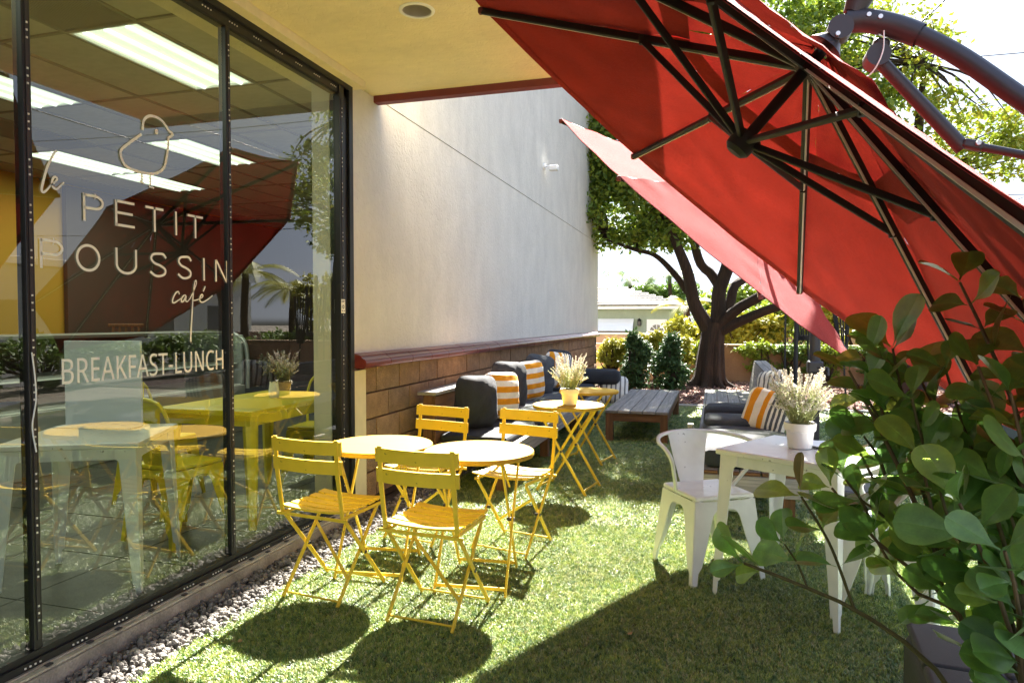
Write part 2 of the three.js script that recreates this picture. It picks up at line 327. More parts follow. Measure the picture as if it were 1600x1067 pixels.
  obj('roof_edge', [span(-2.9, -0.30, 3.114, 3.9, -4.715, -4.60), span(-0.42, -0.30, 3.114, 3.9, -4.6, 3.5), span(-2.9, -0.42, 3.55, 3.9, -4.6, 3.5)], M.cream, cafe);
  obj('soffit_trim', rspan(WX + 0.0, -0.30, 3.05, 3.113, -4.80, -4.722, 0.004), M.maroon, cafe);
  const lamp = obj('downlight_trim', new THREE.LatheGeometry([[0.079, -0.0], [0.079, -0.006], [0.085, -0.008], [0.098, -0.004], [0.100, 0.002]].map(p => new THREE.Vector2(...p)), 40).translate(-1.585, 3.1, -3.5), M.white, cafe);
  obj('downlight_reflector', new THREE.LatheGeometry([[0.0, 0.13], [0.035, 0.13], [0.060, 0.10], [0.074, 0.05], [0.08, 0.0]].map(p => new THREE.Vector2(...p)), 40).translate(-1.585, 3.1, -3.5), P([0.55, 0.52, 0.46], 0.3, { metalness: 0.5 }), lamp);
  obj('window_header', [rspan(GX - 0.12, GX + 0.10, 3.045, 3.099, -4.42, 3.4, 0.004)], M.soffit, cafe);
  // kerb below the window, with its metal rail and screws
  const kerb = obj('kerb', [rspan(-2.62, -2.415, -0.01, 0.07, -4.40, 3.2, 0.006)], M.concrete, cafe);
  obj('kerb_rail', [rspan(-2.50, -2.455, 0.07, 0.084, -4.36, 3.2, 0.003), rspan(-2.452, -2.425, 0.07, 0.080, -4.36, 3.2, 0.003)], M.railMetal, kerb);
  obj('screws', Array.from({ length: 26 }, (_, i) => rbx(0.02, 0.006, 0.026, 0.002, -2.448 + (i % 2) * 0.01, 0.085, -4.2 + i * 0.17 + (i % 3) * 0.02, 1)), M.gunmetal, kerb);
  // storefront frame and panes
  const muls = [1.25, -0.85, -1.97, -3.085];
  obj('window_sill', [span(GX - 0.06, GX + 0.03, 0.08, 0.112, -4.36, 3.2), span(GX - 0.05, GX + 0.015, 0.112, 0.138, -4.36, 3.2)], M.black, cafe);
  obj('window_head', [span(GX - 0.06, GX + 0.03, 3.01, 3.046, -4.36, 3.2), span(GX - 0.05, GX + 0.012, 2.955, 3.012, -4.36, 3.2)], M.black, cafe);
  obj('window_jamb', [span(GX - 0.06, GX + 0.03, 0.112, 3.01, -4.36, -4.31), span(GX - 0.055, GX + 0.012, 0.112, 3.01, -4.308, -4.25), span(GX - 0.05, GX + 0.024, 0.112, 3.01, -4.248, -4.19)], M.black, cafe);
  for (const z of muls) obj('mullion', rspan(GX - 0.035, GX + 0.014, 0.139, 2.954, z - 0.017, z + 0.017, 0.003), M.black, cafe);
  const edges = [3.2, ...muls, -4.19];
  for (let i = 0; i < edges.length - 1; i++) {
    const z1 = edges[i] - (i ? 0.018 : 0), z0 = edges[i + 1] + 0.018;
    mesh('glass_pane', geoOf(new THREE.PlaneGeometry(z1 - z0, 2.83).rotateY(Math.PI / 2).translate(GX, 0.132 + 2.83 / 2, (z0 + z1) / 2)), M.glass, cafe);
  }
  // strips of tiny bulbs along the frame
  const bulbs = [], strip = [], dot = (y, z, x = GX + 0.017) => bulbs.push(bx(0.004, 0.007, 0.006, x, y, z));
  for (const z of [-1.97, -3.085, -4.215]) { const o = z < -4 ? 0.01 : 0; strip.push(bx(0.003, 2.75, 0.012, GX + 0.0155 + o, 1.55, z)); for (let y = 0.25; y < 2.9; y += 0.17) for (let k = 0; k < 3; k++) dot(y + k * 0.028, z, GX + 0.018 + o); }
  for (let z = -1.3; z > -4.15; z -= 0.2) for (let k = 0; k < 4; k++) { bulbs.push(bx(0.004, 0.006, 0.006, GX + 0.0335, 0.098, z - k * 0.02)); bulbs.push(bx(0.004, 0.006, 0.006, GX + 0.015, 2.985, z - k * 0.02)); }
  obj('light_strip', strip, M.gunmetal, cafe);
  obj('strip_bulbs', bulbs, S([0.75, 0.72, 0.66], 0.3), cafe).userData = { kind: 'stuff' };
  obj('strip_cable', pipe([V(GX + 0.02, 1.28, -1.962), V(GX + 0.024, 1.2, -1.968), V(GX + 0.02, 1.1, -1.975), V(GX + 0.024, 1.0, -1.955), V(GX + 0.022, 0.9, -1.97)], 0.003, 30, 5), M.vinyl, cafe);

  // interior: floor, walls, ceiling
  const fl = obj('interior_floor', span(-9, GX - 0.061, -0.02, FLOOR - 0.006, -13, 4), M.grout, cafe);
  const ft = geoOf(rbx(0.594, 0.012, 0.594, 0.002, 0, 0, 0, 1));
  for (let i = 0; i < 7; i++) for (let k = 0; k < 16; k++) { const t = mesh('floor_tile', ft, M.floorTile, fl); t.position.set(-2.86 - i * 0.6, FLOOR - 0.006 + rr(0, 0.0015), 0.9 - k * 0.6); }
  obj('interior_wall', [span(-9.2, -9, 0, 3.6, -13, 4)], M.interiorWall, cafe);
  obj('interior_end_wall', [span(-9, -2.70, 0, 3.6, -13.2, -13), span(-9, -2.45, 0, 3.6, 4.0, 4.2)], M.interiorDark, cafe);
  obj('interior_lining', [span(-2.70, -2.682, FLOOR, 3.4, -13, -4.20), span(-2.682, -2.562, FLOOR, 3.4, -4.358, -4.20)], M.interiorPale, cafe);
  obj('dark_panelling', [rspan(-8.98, -8.9, FLOOR, 3.33, -12.9, -7.6, 0.01)], M.interiorDark, cafe);
  obj('counter_splashback', span(-8.985, -8.94, 1.1, 1.4, -6.5, 0), S([0.36, 0.33, 0.28], 0.5, { map: canvasTex(512, 128, (c, w, h) => { c.fillStyle = '#b9b4a8'; c.fillRect(0, 0, w, h); c.strokeStyle = '#3c4148'; c.lineWidth = 3; for (let i = 0; i < 16; i++) for (let j = 0; j < 4; j++) { c.beginPath(); c.arc(i * 32 + 16, j * 32 + 16, 11, 0, 7); c.stroke(); c.beginPath(); c.moveTo(i * 32, j * 32); c.lineTo(i * 32 + 32, j * 32 + 32); c.moveTo(i * 32 + 32, j * 32); c.lineTo(i * 32, j * 32 + 32); c.stroke(); } }) }), cafe);
  const CY = 3.35;
  const ce = obj('ceiling', [span(-9, -2.53, CY + 0.02, CY + 0.1, -13, 4)], M.ceilBar, cafe);
  const gx = []; for (let x = -3.03; x > -9; x -= 0.6) gx.push(x);
  const gz = []; for (let z = 1.25; z > -13; z -= 1.22) gz.push(z);
  obj('ceiling_grid', [...gx.map(x => span(x - 0.012, x + 0.012, CY - 0.01, CY + 0.021, -13, 4)), ...gz.map(z => span(-9, -2.53, CY - 0.008, CY + 0.0205, z - 0.012, z + 0.012))], M.ceilBar, ce);
  const lights = [[1, 4], [4, 4], [4, 6], [7, 6], [7, 7], [4, 9], [7, 4], [1, 2]], vents = [[1, 3], [6, 5]];
  const ctile = geoOf(rbx(0.574, 0.012, 1.194, 0.002, 0, 0, 0, 1));
  const vg = [span(-0.28, 0.28, 0, 0.004, -0.59, 0.59)]; for (let i = -13; i <= 13; i++) vg.push(bx(0.006, 0.02, 1.16, i * 0.02, -0.004, 0));
  const ventG = geoOf(vg);
  for (let i = 0; i < gx.length - 1; i++) for (let k = 0; k < gz.length - 1; k++) {
    if (lights.some(l => l[0] === i && l[1] === k)) continue;
    const v = vents.some(l => l[0] === i && l[1] === k);
    const t = mesh(v ? 'air_vent' : 'ceiling_tile', v ? ventG : ctile, v ? M.ceilBar : M.ceilTile, ce);
    t.position.set((gx[i] + gx[i + 1]) / 2, CY + 0.01, (gz[k] + gz[k + 1]) / 2);
  }
  const where = ['nearest the middle of the shop window', 'one bay in from the window, at the left', 'above the bird drawing', 'farther in, above the bird drawing', 'deep inside by the panelled wall', 'deepest in the café', 'over the far counter end', 'out at the left edge of the window'];
  lights.forEach(([i, k], n) => {
    const cx = (gx[i] + gx[i + 1]) / 2, cz = (gz[k] + gz[k + 1]) / 2;
    const L = thing('ceiling_light', `lit fluorescent ceiling light ${where[n]}`, 'ceiling light', [cx, CY, cz], 0, 'fluorescent lights in the café ceiling');
    obj('light_frame', [span(-0.288, -0.272, -0.006, 0.012, -0.598, 0.598), span(0.272, 0.288, -0.006, 0.012, -0.598, 0.598), span(-0.272, 0.272, -0.006, 0.012, -0.598, -0.58), span(-0.272, 0.272, -0.006, 0.012, 0.58, 0.598)], M.white, L);
    const dif = new THREE.PlaneGeometry(0.544, 1.16, 24, 1).rotateX(Math.PI / 2);
    warp(dif, v => { v.y += 0.012 * Math.abs(Math.sin(v.x / 0.544 * Math.PI * 3)); });
    obj('light_diffuser', dif, S([0.9, 0.92, 0.85], 0.6, { emissive: lin(0.085, 0.10, 0.075), emissiveIntensity: 1, side: THREE.DoubleSide }), L);
    for (let t = -1; t <= 1; t++) obj('tube_lamp', rod(V(t * 0.18, -0.004, -0.57), V(t * 0.18, -0.004, 0.57), 0.016), S([0.9, 0.9, 0.9], 0.5, { emissive: lin(0.14, 0.155, 0.135), emissiveIntensity: 1 }), L);
    const ra = new THREE.RectAreaLight(lin(0.93, 1, 0.82), 1.25, 0.54, 1.16); ra.position.set(0, -0.03, 0); ra.rotation.x = -Math.PI / 2; L.add(ra);
  });
}
// sticker on the window edge
{
  const st = obj('door_sticker', bx(0.002, 0.095, 0.05, GX + 0.027, 1.5, -4.215), S([1, 1, 1], 0.5, { map: canvasTex(64, 128, (c, w, h) => { c.fillStyle = '#e9e6df'; c.fillRect(0, 0, w, h); c.fillStyle = '#3a3a3a'; c.fillRect(8, 10, 48, 6); c.fillRect(8, 22, 40, 5); c.beginPath(); c.arc(32, 70, 18, 0, 7); c.fill(); c.fillStyle = '#e9e6df'; c.beginPath(); c.arc(32, 70, 11, 0, 7); c.fill(); c.fillStyle = '#3a3a3a'; c.fillRect(27, 62, 10, 16); c.fillRect(8, 104, 48, 8); }) }), scene, { keepUV: true });
  tag(st, 'small white sticker on the black window frame edge', 'sticker');
}
// ------------------------------------------------------------------ lettering on the glass (z runs to the right along the glass)
{
  const L = thing('window_lettering', 'white painted café name, bird drawing and words on the shop window', 'lettering', [GX + 0.0045, 0, 0]);
  const D = 0.0015;
  function stroke(pts, w, smooth = false, closed = false) {      // flat ribbon, pts = [s, y] with s = -z
    let q = pts.map(p => new THREE.Vector2(p[0], p[1]));
    if (smooth) q = new THREE.SplineCurve(closed ? [...q, q[0]] : q).getPoints(Math.max(12, q.length * 8));
    const n = q.length, left = [], right = [];
    for (let i = 0; i < n; i++) {
      const a = q[Math.max(0, i - 1)], b = q[Math.min(n - 1, i + 1)];
      let t = b.clone().sub(a).normalize();
      if (smooth && closed && (i === 0 || i === n - 1)) t = q[1].clone().sub(q[n - 2]).normalize();
      let nn = new THREE.Vector2(-t.y, t.x), k = 1;
      if (!smooth && i > 0 && i < n - 1) { const t1 = q[i].clone().sub(a).normalize(); k = 1 / Math.max(0.4, nn.dot(new THREE.Vector2(-t1.y, t1.x))); }
      const ww = (typeof w === 'function' ? w(i / (n - 1)) : w) / 2 * k;
      left.push(q[i].clone().addScaledVector(nn, ww)); right.push(q[i].clone().addScaledVector(nn, -ww));
    }
    const out = [];
    for (let i = 0; i < n - 1; i++) {
      const c = [left[i], right[i], right[i + 1], left[i + 1]];
      for (const k of [0, 1, 2, 0, 2, 3]) out.push(0, c[k].y, -c[k].x);
    }
    const g = new THREE.BufferGeometry(); g.setAttribute('position', new THREE.Float32BufferAttribute(out, 3)); g.computeVertexNormals(); return g;
  }
  const vin = P([0.86, 0.85, 0.83], 0.6);
  const arc = (cx, cy, rx, ry, a0, a1, n = 20) => Array.from({ length: n + 1 }, (_, i) => { const a = (a0 + (a1 - a0) * i / n) * Math.PI / 180; return [cx + rx * Math.cos(a), cy + ry * Math.sin(a)]; });
  const H = 0.114, W = 0.0112;
  const glyph = {
    P: (x, y, w) => [stroke([[x, y], [x, y + H]], W), stroke([[x, y + H - W / 2], [x + w * 0.55, y + H - W / 2], ...arc(x + w * 0.55, y + H * 0.72, w * 0.42, H * 0.28 - W / 2, 90, -90, 16), [x, y + H * 0.44 + W / 2]], W)],
    E: (x, y, w) => [stroke([[x, y], [x, y + H]], W), ...[W / 2, H * 0.52, H - W / 2].map((t, i) => stroke([[x, y + t], [x + w * (i === 1 ? 0.9 : 1), y + t]], W))],
    T: (x, y, w) => [stroke([[x + w / 2, y], [x + w / 2, y + H]], W), stroke([[x, y + H - W / 2], [x + w, y + H - W / 2]], W)],
    I: (x, y) => [stroke([[x, y], [x, y + H]], W)],
    O: (x, y, w) => [stroke(arc(x + w / 2, y + H / 2, w / 2 - W / 2, H / 2 - W / 2, 0, 360, 40), W)],
    U: (x, y, w) => [stroke([[x, y + H], [x, y + H * 0.42], ...arc(x + w / 2, y + H * 0.40, w / 2, H * 0.40 - W / 2, 180, 360, 20), [x + w, y + H]], W)],
    S: (x, y, w) => [stroke([[x + w * 0.97, y + H * 0.80], [x + w * 0.80, y + H * 0.95], [x + w * 0.5, y + H * 0.955], [x + w * 0.18, y + H * 0.90], [x + w * 0.07, y + H * 0.73], [x + w * 0.25, y + H * 0.57], [x + w * 0.6, y + H * 0.48], [x + w * 0.9, y + H * 0.34], [x + w * 0.88, y + H * 0.15], [x + w * 0.6, y + H * 0.05], [x + w * 0.3, y + H * 0.055], [x, y + H * 0.2]], W, true)],
    N: (x, y, w) => [stroke([[x, y], [x, y + H]], W), stroke([[x + w, y], [x + w, y + H]], W), stroke([[x + 0.002, y + H], [x + w - 0.002, y]], W)],
  };
  const put = (ch, x, y, w) => obj('letter', glyph[ch](x, y, w), vin, L);
  put('P', 2.213, 1.811, 0.092); put('E', 2.370, 1.811, 0.098); put('T', 2.530, 1.811, 0.106); put('I', 2.714, 1.811); put('T', 2.790, 1.811, 0.104);
  put('P', 2.020, 1.603, 0.092); put('O', 2.170, 1.603, 0.116); put('U', 2.368, 1.603, 0.104); put('S', 2.552, 1.603, 0.098); put('S', 2.722, 1.603, 0.090); put('I', 2.898, 1.603); put('N', 2.985, 1.603, 0.082);
  const pen = a => t => a * (0.65 + 0.35 * Math.sin(Math.PI * Math.min(1, t * 1.1)));
  obj('letter', stroke([[2.098, 2.066], [2.085, 2.06], [2.055, 2.0], [2.036, 1.94], [2.028, 1.905], [2.036, 1.896], [2.052, 1.91], [2.066, 1.928]], pen(0.0105), true), vin, L);
  obj('letter', stroke([[2.066, 1.928], [2.085, 1.945], [2.094, 1.960], [2.082, 1.964], [2.072, 1.945], [2.074, 1.925], [2.09, 1.918], [2.108, 1.934], [2.124, 1.951]], pen(0.0095), true), vin, L);
  // café in handwriting
  obj('letter', stroke([[2.728, 1.527], [2.722, 1.540], [2.705, 1.533], [2.688, 1.508], [2.684, 1.490], [2.696, 1.486], [2.72, 1.498], [2.740, 1.508]], pen(0.0085), true), vin, L);
  obj('letter', stroke([[2.772, 1.524], [2.757, 1.523], [2.742, 1.507], [2.742, 1.492], [2.756, 1.497], [2.772, 1.520], [2.769, 1.499], [2.780, 1.494], [2.797, 1.508]], pen(0.0085), true), vin, L);
  obj('letter', stroke([[2.797, 1.508], [2.822, 1.545], [2.842, 1.584], [2.841, 1.600], [2.832, 1.590], [2.820, 1.530], [2.812, 1.450], [2.803, 1.360], [2.799, 1.300], [2.798, 1.292]], t => 0.006 + 0.007 * Math.max(0, t - 0.3), true), vin, L);
  obj('letter', stroke([[2.818, 1.5], [2.836, 1.502], [2.856, 1.507]], 0.006, true), vin, L);
  obj('letter', stroke([[2.856, 1.507], [2.884, 1.520], [2.886, 1.530], [2.876, 1.530], [2.866, 1.514], [2.868, 1.498], [2.888, 1.494], [2.925, 1.510], [2.957, 1.530]], pen(0.0085), true), vin, L);
  obj('accent', stroke([[2.890, 1.548], [2.905, 1.575]], 0.007), vin, L);
  // BREAKFAST-LUNCH
  const font = await new FontLoader().loadAsync('fonts/droid/droid_sans_regular.typeface.json');
  let x = 2.086; const word = 'BREAKFAST-LUNCH', sc = 0.074 / 0.714;
  const glyphs = [...word].map(ch => { const g = new TextGeometry(ch, { font, size: sc * 0.98, depth: 0.0012, curveSegments: 8, bevelEnabled: false }); const adv = font.data.glyphs[ch].ha / font.data.resolution * sc * 0.98; return [g, adv]; });
  const total = glyphs.reduce((s, g) => s + g[1], 0), kx = 0.955 / total;
  for (const [g, adv] of glyphs) { obj('letter', g.scale(kx, 1, 1).rotateY(Math.PI / 2).translate(0, 1.146, -x), vin, L); x += adv * kx; }
  // bird
  const bird = obj('bird_drawing', [
    stroke([[2.520, 2.262], [2.528, 2.306], [2.555, 2.334], [2.590, 2.343], [2.630, 2.338], [2.660, 2.318], [2.678, 2.300], [2.702, 2.290], [2.680, 2.270], [2.674, 2.262], [2.670, 2.22], [2.655, 2.15], [2.640, 2.115], [2.600, 2.085], [2.550, 2.072], [2.490, 2.070], [2.430, 2.078], [2.405, 2.105], [2.398, 2.135], [2.410, 2.155]], 0.0125, true),
    stroke([[2.410, 2.155], [2.450, 2.19], [2.515, 2.243]], 0.012), stroke(arc(2.602, 2.276, 0.005, 0.008, 0, 360, 14), 0.010),
    stroke([[2.512, 2.068], [2.512, 2.03]], 0.009), stroke([[2.500, 2.03], [2.525, 2.022]], 0.008), stroke([[2.560, 2.068], [2.560, 2.022]], 0.009), stroke([[2.552, 2.016], [2.582, 2.012]], 0.008)], vin, L);
}
// small lamp on the stucco wall
{
  const o = thing('wall_spotlight', 'small white spotlight fixed high on the stucco wall', 'light', [WX, 3.72, -10.1]);
  obj('mount', [new THREE.CylinderGeometry(0.05, 0.05, 0.03, 16).rotateZ(Math.PI / 2).translate(0.015, 0, 0)], M.white, o);
  obj('arm', rod(V(0.03, 0, 0), V(0.10, -0.02, 0.03), 0.015), M.white, o);
  obj('lamp_head', [rbx(0.14, 0.08, 0.11, 0.02, 0.16, -0.04, 0.04)], M.vinyl, o);
}
// ------------------------------------------------------------------ folding bistro chairs and tables
function slatG(len, h, d, bow, seg = 8) { return warp(new RoundedBoxGeometry(len, h, d, 1, Math.min(h, d) * 0.35), v => { v.z -= bow * (1 - (2 * v.x / len) ** 2); }); }
function longSlat(len, h, d, fn) { return warp(new THREE.BoxGeometry(len, h, d, 10, 1, 1), fn); }
function makeBistroChair() {
  const c = thing('bistro_chair', '', 'chair', [0, 0, 0], 0, 'yellow folding bistro chairs');
  const m = M.yellowPaint, w = 0.185;
  for (const s of [-1, 1]) {
    obj('back_upright', [bar(V(s * w, 0.83, -0.215), V(s * w, 0.64, -0.20), 0.024, 0.009), bar(V(s * w, 0.65, -0.201), V(s * w, 0.44, -0.165), 0.022, 0.010), bar(V(s * w, 0.45, -0.168), V(s * w, 0.012, 0.185), 0.011, 0.020)], m, c);
    obj('leg', [bar(V(s * (w - 0.018), 0.435, 0.15), V(s * (w - 0.018), 0.012, -0.19), 0.011, 0.020)], m, c);
    obj('seat_rail', [bar(V(s * (w - 0.010), 0.435, -0.165), V(s * (w - 0.010), 0.440, 0.165), 0.010, 0.018)], m, c);
    obj('rivet', new THREE.CylinderGeometry(0.009, 0.009, 0.034, 10).rotateZ(Math.PI / 2).translate(s * (w - 0.008), 0.228, 0.011), M.gunmetal, c);
  }
  obj('foot_bar', rod(V(-w, 0.035, 0.166), V(w, 0.035, 0.166), 0.0055), m, c);
  obj('foot_bar', rod(V(-w + 0.018, 0.035, -0.172), V(w - 0.018, 0.035, -0.172), 0.0055), m, c);
  obj('brace', [bar(V(-w + 0.02, 0.12, -0.10), V(w - 0.02, 0.33, 0.065), 0.016, 0.006)], m, c);
  obj('seat_bar', bar(V(-w - 0.03, 0.432, -0.172), V(w + 0.03, 0.432, -0.172), 0.016, 0.010, V(0, 1, 0)), m, c);
  const sg = geoOf(longSlat(0.385, 0.010, 0.050, v => { v.y += 0.012 * ((2 * v.x / 0.385) ** 2); }));
  for (let i = 0; i < 5; i++) { const z = -0.142 + i * 0.0715, s = mesh('seat_slat', sg, m, c); s.position.set(0, 0.452 + 0.10 * (z + 0.02) ** 2 * 3, z); s.rotation.x = -(z + 0.02) * 0.5; }
  const bg = geoOf(longSlat(0.42, 0.066, 0.012, v => { v.z -= 0.022 * (1 - (2 * v.x / 0.42) ** 2); }));
  for (const y of [0.79, 0.695]) { const s = mesh('back_slat', bg, m, c); s.position.set(0, y, -0.195 - (y - 0.69) * 0.1); s.rotation.x = -0.09; }
  return c;
}
const bChair = makeBistroChair();
bChair.position.set(-1.885, 0, -3.10); bChair.rotation.y = 3.02;
bChair.userData.label = 'yellow slatted folding chair nearest the shop window, its back to us';
copyThing(bChair, 'yellow slatted folding chair nearest the camera, its back to us', [-1.262, 0, -3.0], 3.06);
copyThing(bChair, 'yellow slatted folding chair facing us in front of the block wall', [-1.80, 0, -4.06], -0.22);
copyThing(bChair, 'yellow slatted folding chair facing us behind the pale-topped round table', [-1.19, 0, -4.03], -0.22);

function makeBistroTable(name, top, label) {
  const t = thing(name, label, 'table', [0, 0, 0], 0, 'round folding bistro tables'), m = M.yellowPaint;
  obj('table_top', new THREE.LatheGeometry([[0, 0.694], [0.282, 0.694], [0.284, 0.684], [0.292, 0.684], [0.295, 0.690], [0.294, 0.706], [0.289, 0.711], [0, 0.711]].map(p => new THREE.Vector2(...p)), 64), top, t);
  for (const s of [-1, 1]) {
    obj('leg', [bar(V(s * 0.185, 0.685, -0.20), V(s * 0.185, 0.012, 0.215), 0.011, 0.022)], m, t);
    obj('leg', [bar(V(s * 0.165, 0.685, 0.20), V(s * 0.165, 0.012, -0.215), 0.011, 0.022)], m, t);
    obj('rivet', new THREE.CylinderGeometry(0.010, 0.010, 0.04, 10).rotateZ(Math.PI / 2).translate(s * 0.175, 0.35, 0.006), M.gunmetal, t);
  }
  obj('foot_bar', bar(V(-0.185, 0.045, 0.195), V(0.185, 0.045, 0.195), 0.018, 0.007, V(0, 1, 0)), m, t);
  obj('foot_bar', bar(V(-0.165, 0.045, -0.195), V(0.165, 0.045, -0.195), 0.018, 0.007, V(0, 1, 0)), m, t);
  obj('top_bar', [bar(V(-0.185, 0.68, -0.20), V(0.185, 0.68, -0.20), 0.012, 0.012), bar(V(-0.165, 0.68, 0.20), V(0.165, 0.68, 0.20), 0.012, 0.012)], m, t);
  obj('stay', bar(V(0.15, 0.50, -0.08), V(0.15, 0.682, 0.12), 0.012, 0.005), m, t);
  return t;
}
const bt = makeBistroTable('bistro_table', M.paleTop, 'round yellow folding table beside the shop window');
bt.position.set(-1.80, 0, -3.455); bt.rotation.y = 0.14;
copyThing(bt, 'round yellow folding table to the right, between two facing chairs', [-1.205, 0, -3.435], 0.10);
copyThing(bt, 'round yellow folding table carrying the cream flower pot', [-1.157, 0, -5.53], 1.42);
copyThing(bt, 'round yellow folding table behind the cream flower pot, partly hidden', [-1.20, 0, -6.72], 1.36);

// ------------------------------------------------------------------ pressed-metal chairs and tables
function legPanel(sx, wt, wb, h, legW, archTop) {    // half of a side: from the middle out to one leg
  const s = new THREE.Shape();
  s.moveTo(0, h); s.lineTo(sx * wt / 2, h); s.lineTo(sx * wb / 2, 0); s.lineTo(sx * (wb / 2 - 0.026), 0);
  s.lineTo(sx * (wb / 2 - 0.036), 0.07); s.lineTo(sx * (wb / 2 - 0.058), 0.10);
  s.bezierCurveTo(sx * (wt / 2 - legW * 0.95 + 0.02), h * 0.5, sx * (wt / 2 - legW), archTop - 0.06, sx * (wt / 2 - legW - 0.012), archTop - 0.035);
  s.bezierCurveTo(sx * (wt / 2 - legW - 0.03), archTop - 0.005, sx * 0.05, archTop, 0, archTop);
  s.closePath();
  return new THREE.ExtrudeGeometry(s, { depth: 0.004, bevelEnabled: true, bevelSize: 0.0015, bevelThickness: 0.0015, bevelSegments: 1, curveSegments: 10 });
}
function makeMetalChair(paint, arms, name, label, group) {
  const c = thing(name, label, 'chair', [0, 0, 0], 0, group);
  const wt = 0.355, wb = 0.44, h = 0.437, tilt = Math.atan((wb - wt) / 2 / h);
  const seat = rbx(0.362, 0.028, 0.362, 0.013, 0, 0.452, 0, 3);
  warp(seat, v => { if (v.y > 0.45) v.y -= 0.006 * Math.cos(v.x * 8) * Math.cos(v.z * 8); });
  const st = obj('seat', seat, paint, c);
  obj('seat_slots', [-0.055, 0, 0.055].map(x => rbx(0.006, 0.001, 0.10, 0.0004, x, 0.4615, 0.03, 1)), M.gunmetal, st);
  const place = (g, yaw) => g.applyMatrix4(new THREE.Matrix4().makeRotationY(yaw).multiply(new THREE.Matrix4().makeTranslation(0, 0, wb / 2).multiply(new THREE.Matrix4().makeRotationX(-tilt))));
  for (let k = 0; k < 4; k++) {
    const yaw = k * Math.PI / 2;                                      // the leg at the +x end of side k and the -x end of side k+1
    const g1 = place(legPanel(1, wt, wb, h, 0.085, 0.395), yaw), g2 = place(legPanel(-1, wt, wb, h, 0.085, 0.395), yaw + Math.PI / 2);
    const ca = V(wt / 2 - 0.028, h, wt / 2 - 0.028).applyAxisAngle(V(0, 1, 0), yaw), cb = V(wb / 2 - 0.008, 0.0, wb / 2 - 0.008).applyAxisAngle(V(0, 1, 0), yaw);
    obj('leg', [g1, g2, taper([ca, ca.clone().lerp(cb, 0.5), cb], [0.03, 0.022, 0.011], 6, 8)], paint, c);
  }
  // curved back panel
  const n = 8, rows = 8, pos = [], idx = [];
  for (const off of [0, -0.003]) for (let j = 0; j <= rows; j++) for (let i = 0; i <= n; i++) {
    const t = j / rows, u = i / n * 2 - 1, w = 0.075 + 0.055 * t, y = 0.462 + (arms ? 0.285 : 0.39) * t;
    pos.push(u * w, y, -0.165 - 0.075 * t - 0.018 * Math.sin(t * 3.14) * 0.4 + 0.022 * u * u * t + off);
  }
  const N = (n + 1) * (rows + 1);
  for (let j = 0; j < rows; j++) for (let i = 0; i < n; i++) { const a = j * (n + 1) + i, b = a + 1, d = a + n + 1, e = d + 1; idx.push(a, b, e, a, e, d, a + N, e + N, b + N, a + N, d + N, e + N); }
  const bg = new THREE.BufferGeometry(); bg.setAttribute('position', new THREE.Float32BufferAttribute(pos, 3)); bg.setIndex(idx); bg.computeVertexNormals();
  obj('backrest', bg, paint, c);
  const yT = arms ? 0.745 : 0.85;
  obj('back_hoop', arms
    ? pipe([V(-0.178, 0.458, -0.03), V(-0.225, 0.56, 0.03), V(-0.268, 0.655, 0.075), V(-0.285, 0.70, 0.05), V(-0.275, 0.722, -0.05), V(-0.205, 0.738, -0.17), V(-0.10, yT, -0.235), V(0, yT + 0.002, -0.252), V(0.10, yT, -0.235), V(0.205, 0.738, -0.17), V(0.275, 0.722, -0.05), V(0.285, 0.70, 0.05), V(0.268, 0.655, 0.075), V(0.225, 0.56, 0.03), V(0.178, 0.458, -0.03)], 0.0115, 80, 10)
    : pipe([V(-0.168, 0.455, -0.15), V(-0.19, 0.62, -0.19), V(-0.19, 0.74, -0.215), V(-0.15, 0.83, -0.235), V(-0.06, 0.862, -0.245), V(0.06, 0.862, -0.245), V(0.15, 0.83, -0.235), V(0.19, 0.74, -0.215), V(0.19, 0.62, -0.19), V(0.168, 0.455, -0.15)], 0.0115, 60, 10), paint, c);
  obj('brace', [bar(V(-0.17, 0.36, -0.17), V(0.17, 0.36, 0.17), 0.02, 0.004, V(0, 1, 0)), bar(V(-0.17, 0.365, 0.17), V(0.17, 0.365, -0.17), 0.02, 0.004, V(0, 1, 0))], paint, c);
  return c;
}
const wc = makeMetalChair(M.whitePaint, true, 'metal_armchair', 'white metal armchair left of the white table', 'white metal armchairs');
wc.position.set(-0.035, 0, -3.965); wc.rotation.y = 0.56;
copyThing(wc, 'white metal armchair half hidden behind the broad-leaved shrub', [0.83, 0, -3.53], -2.12);

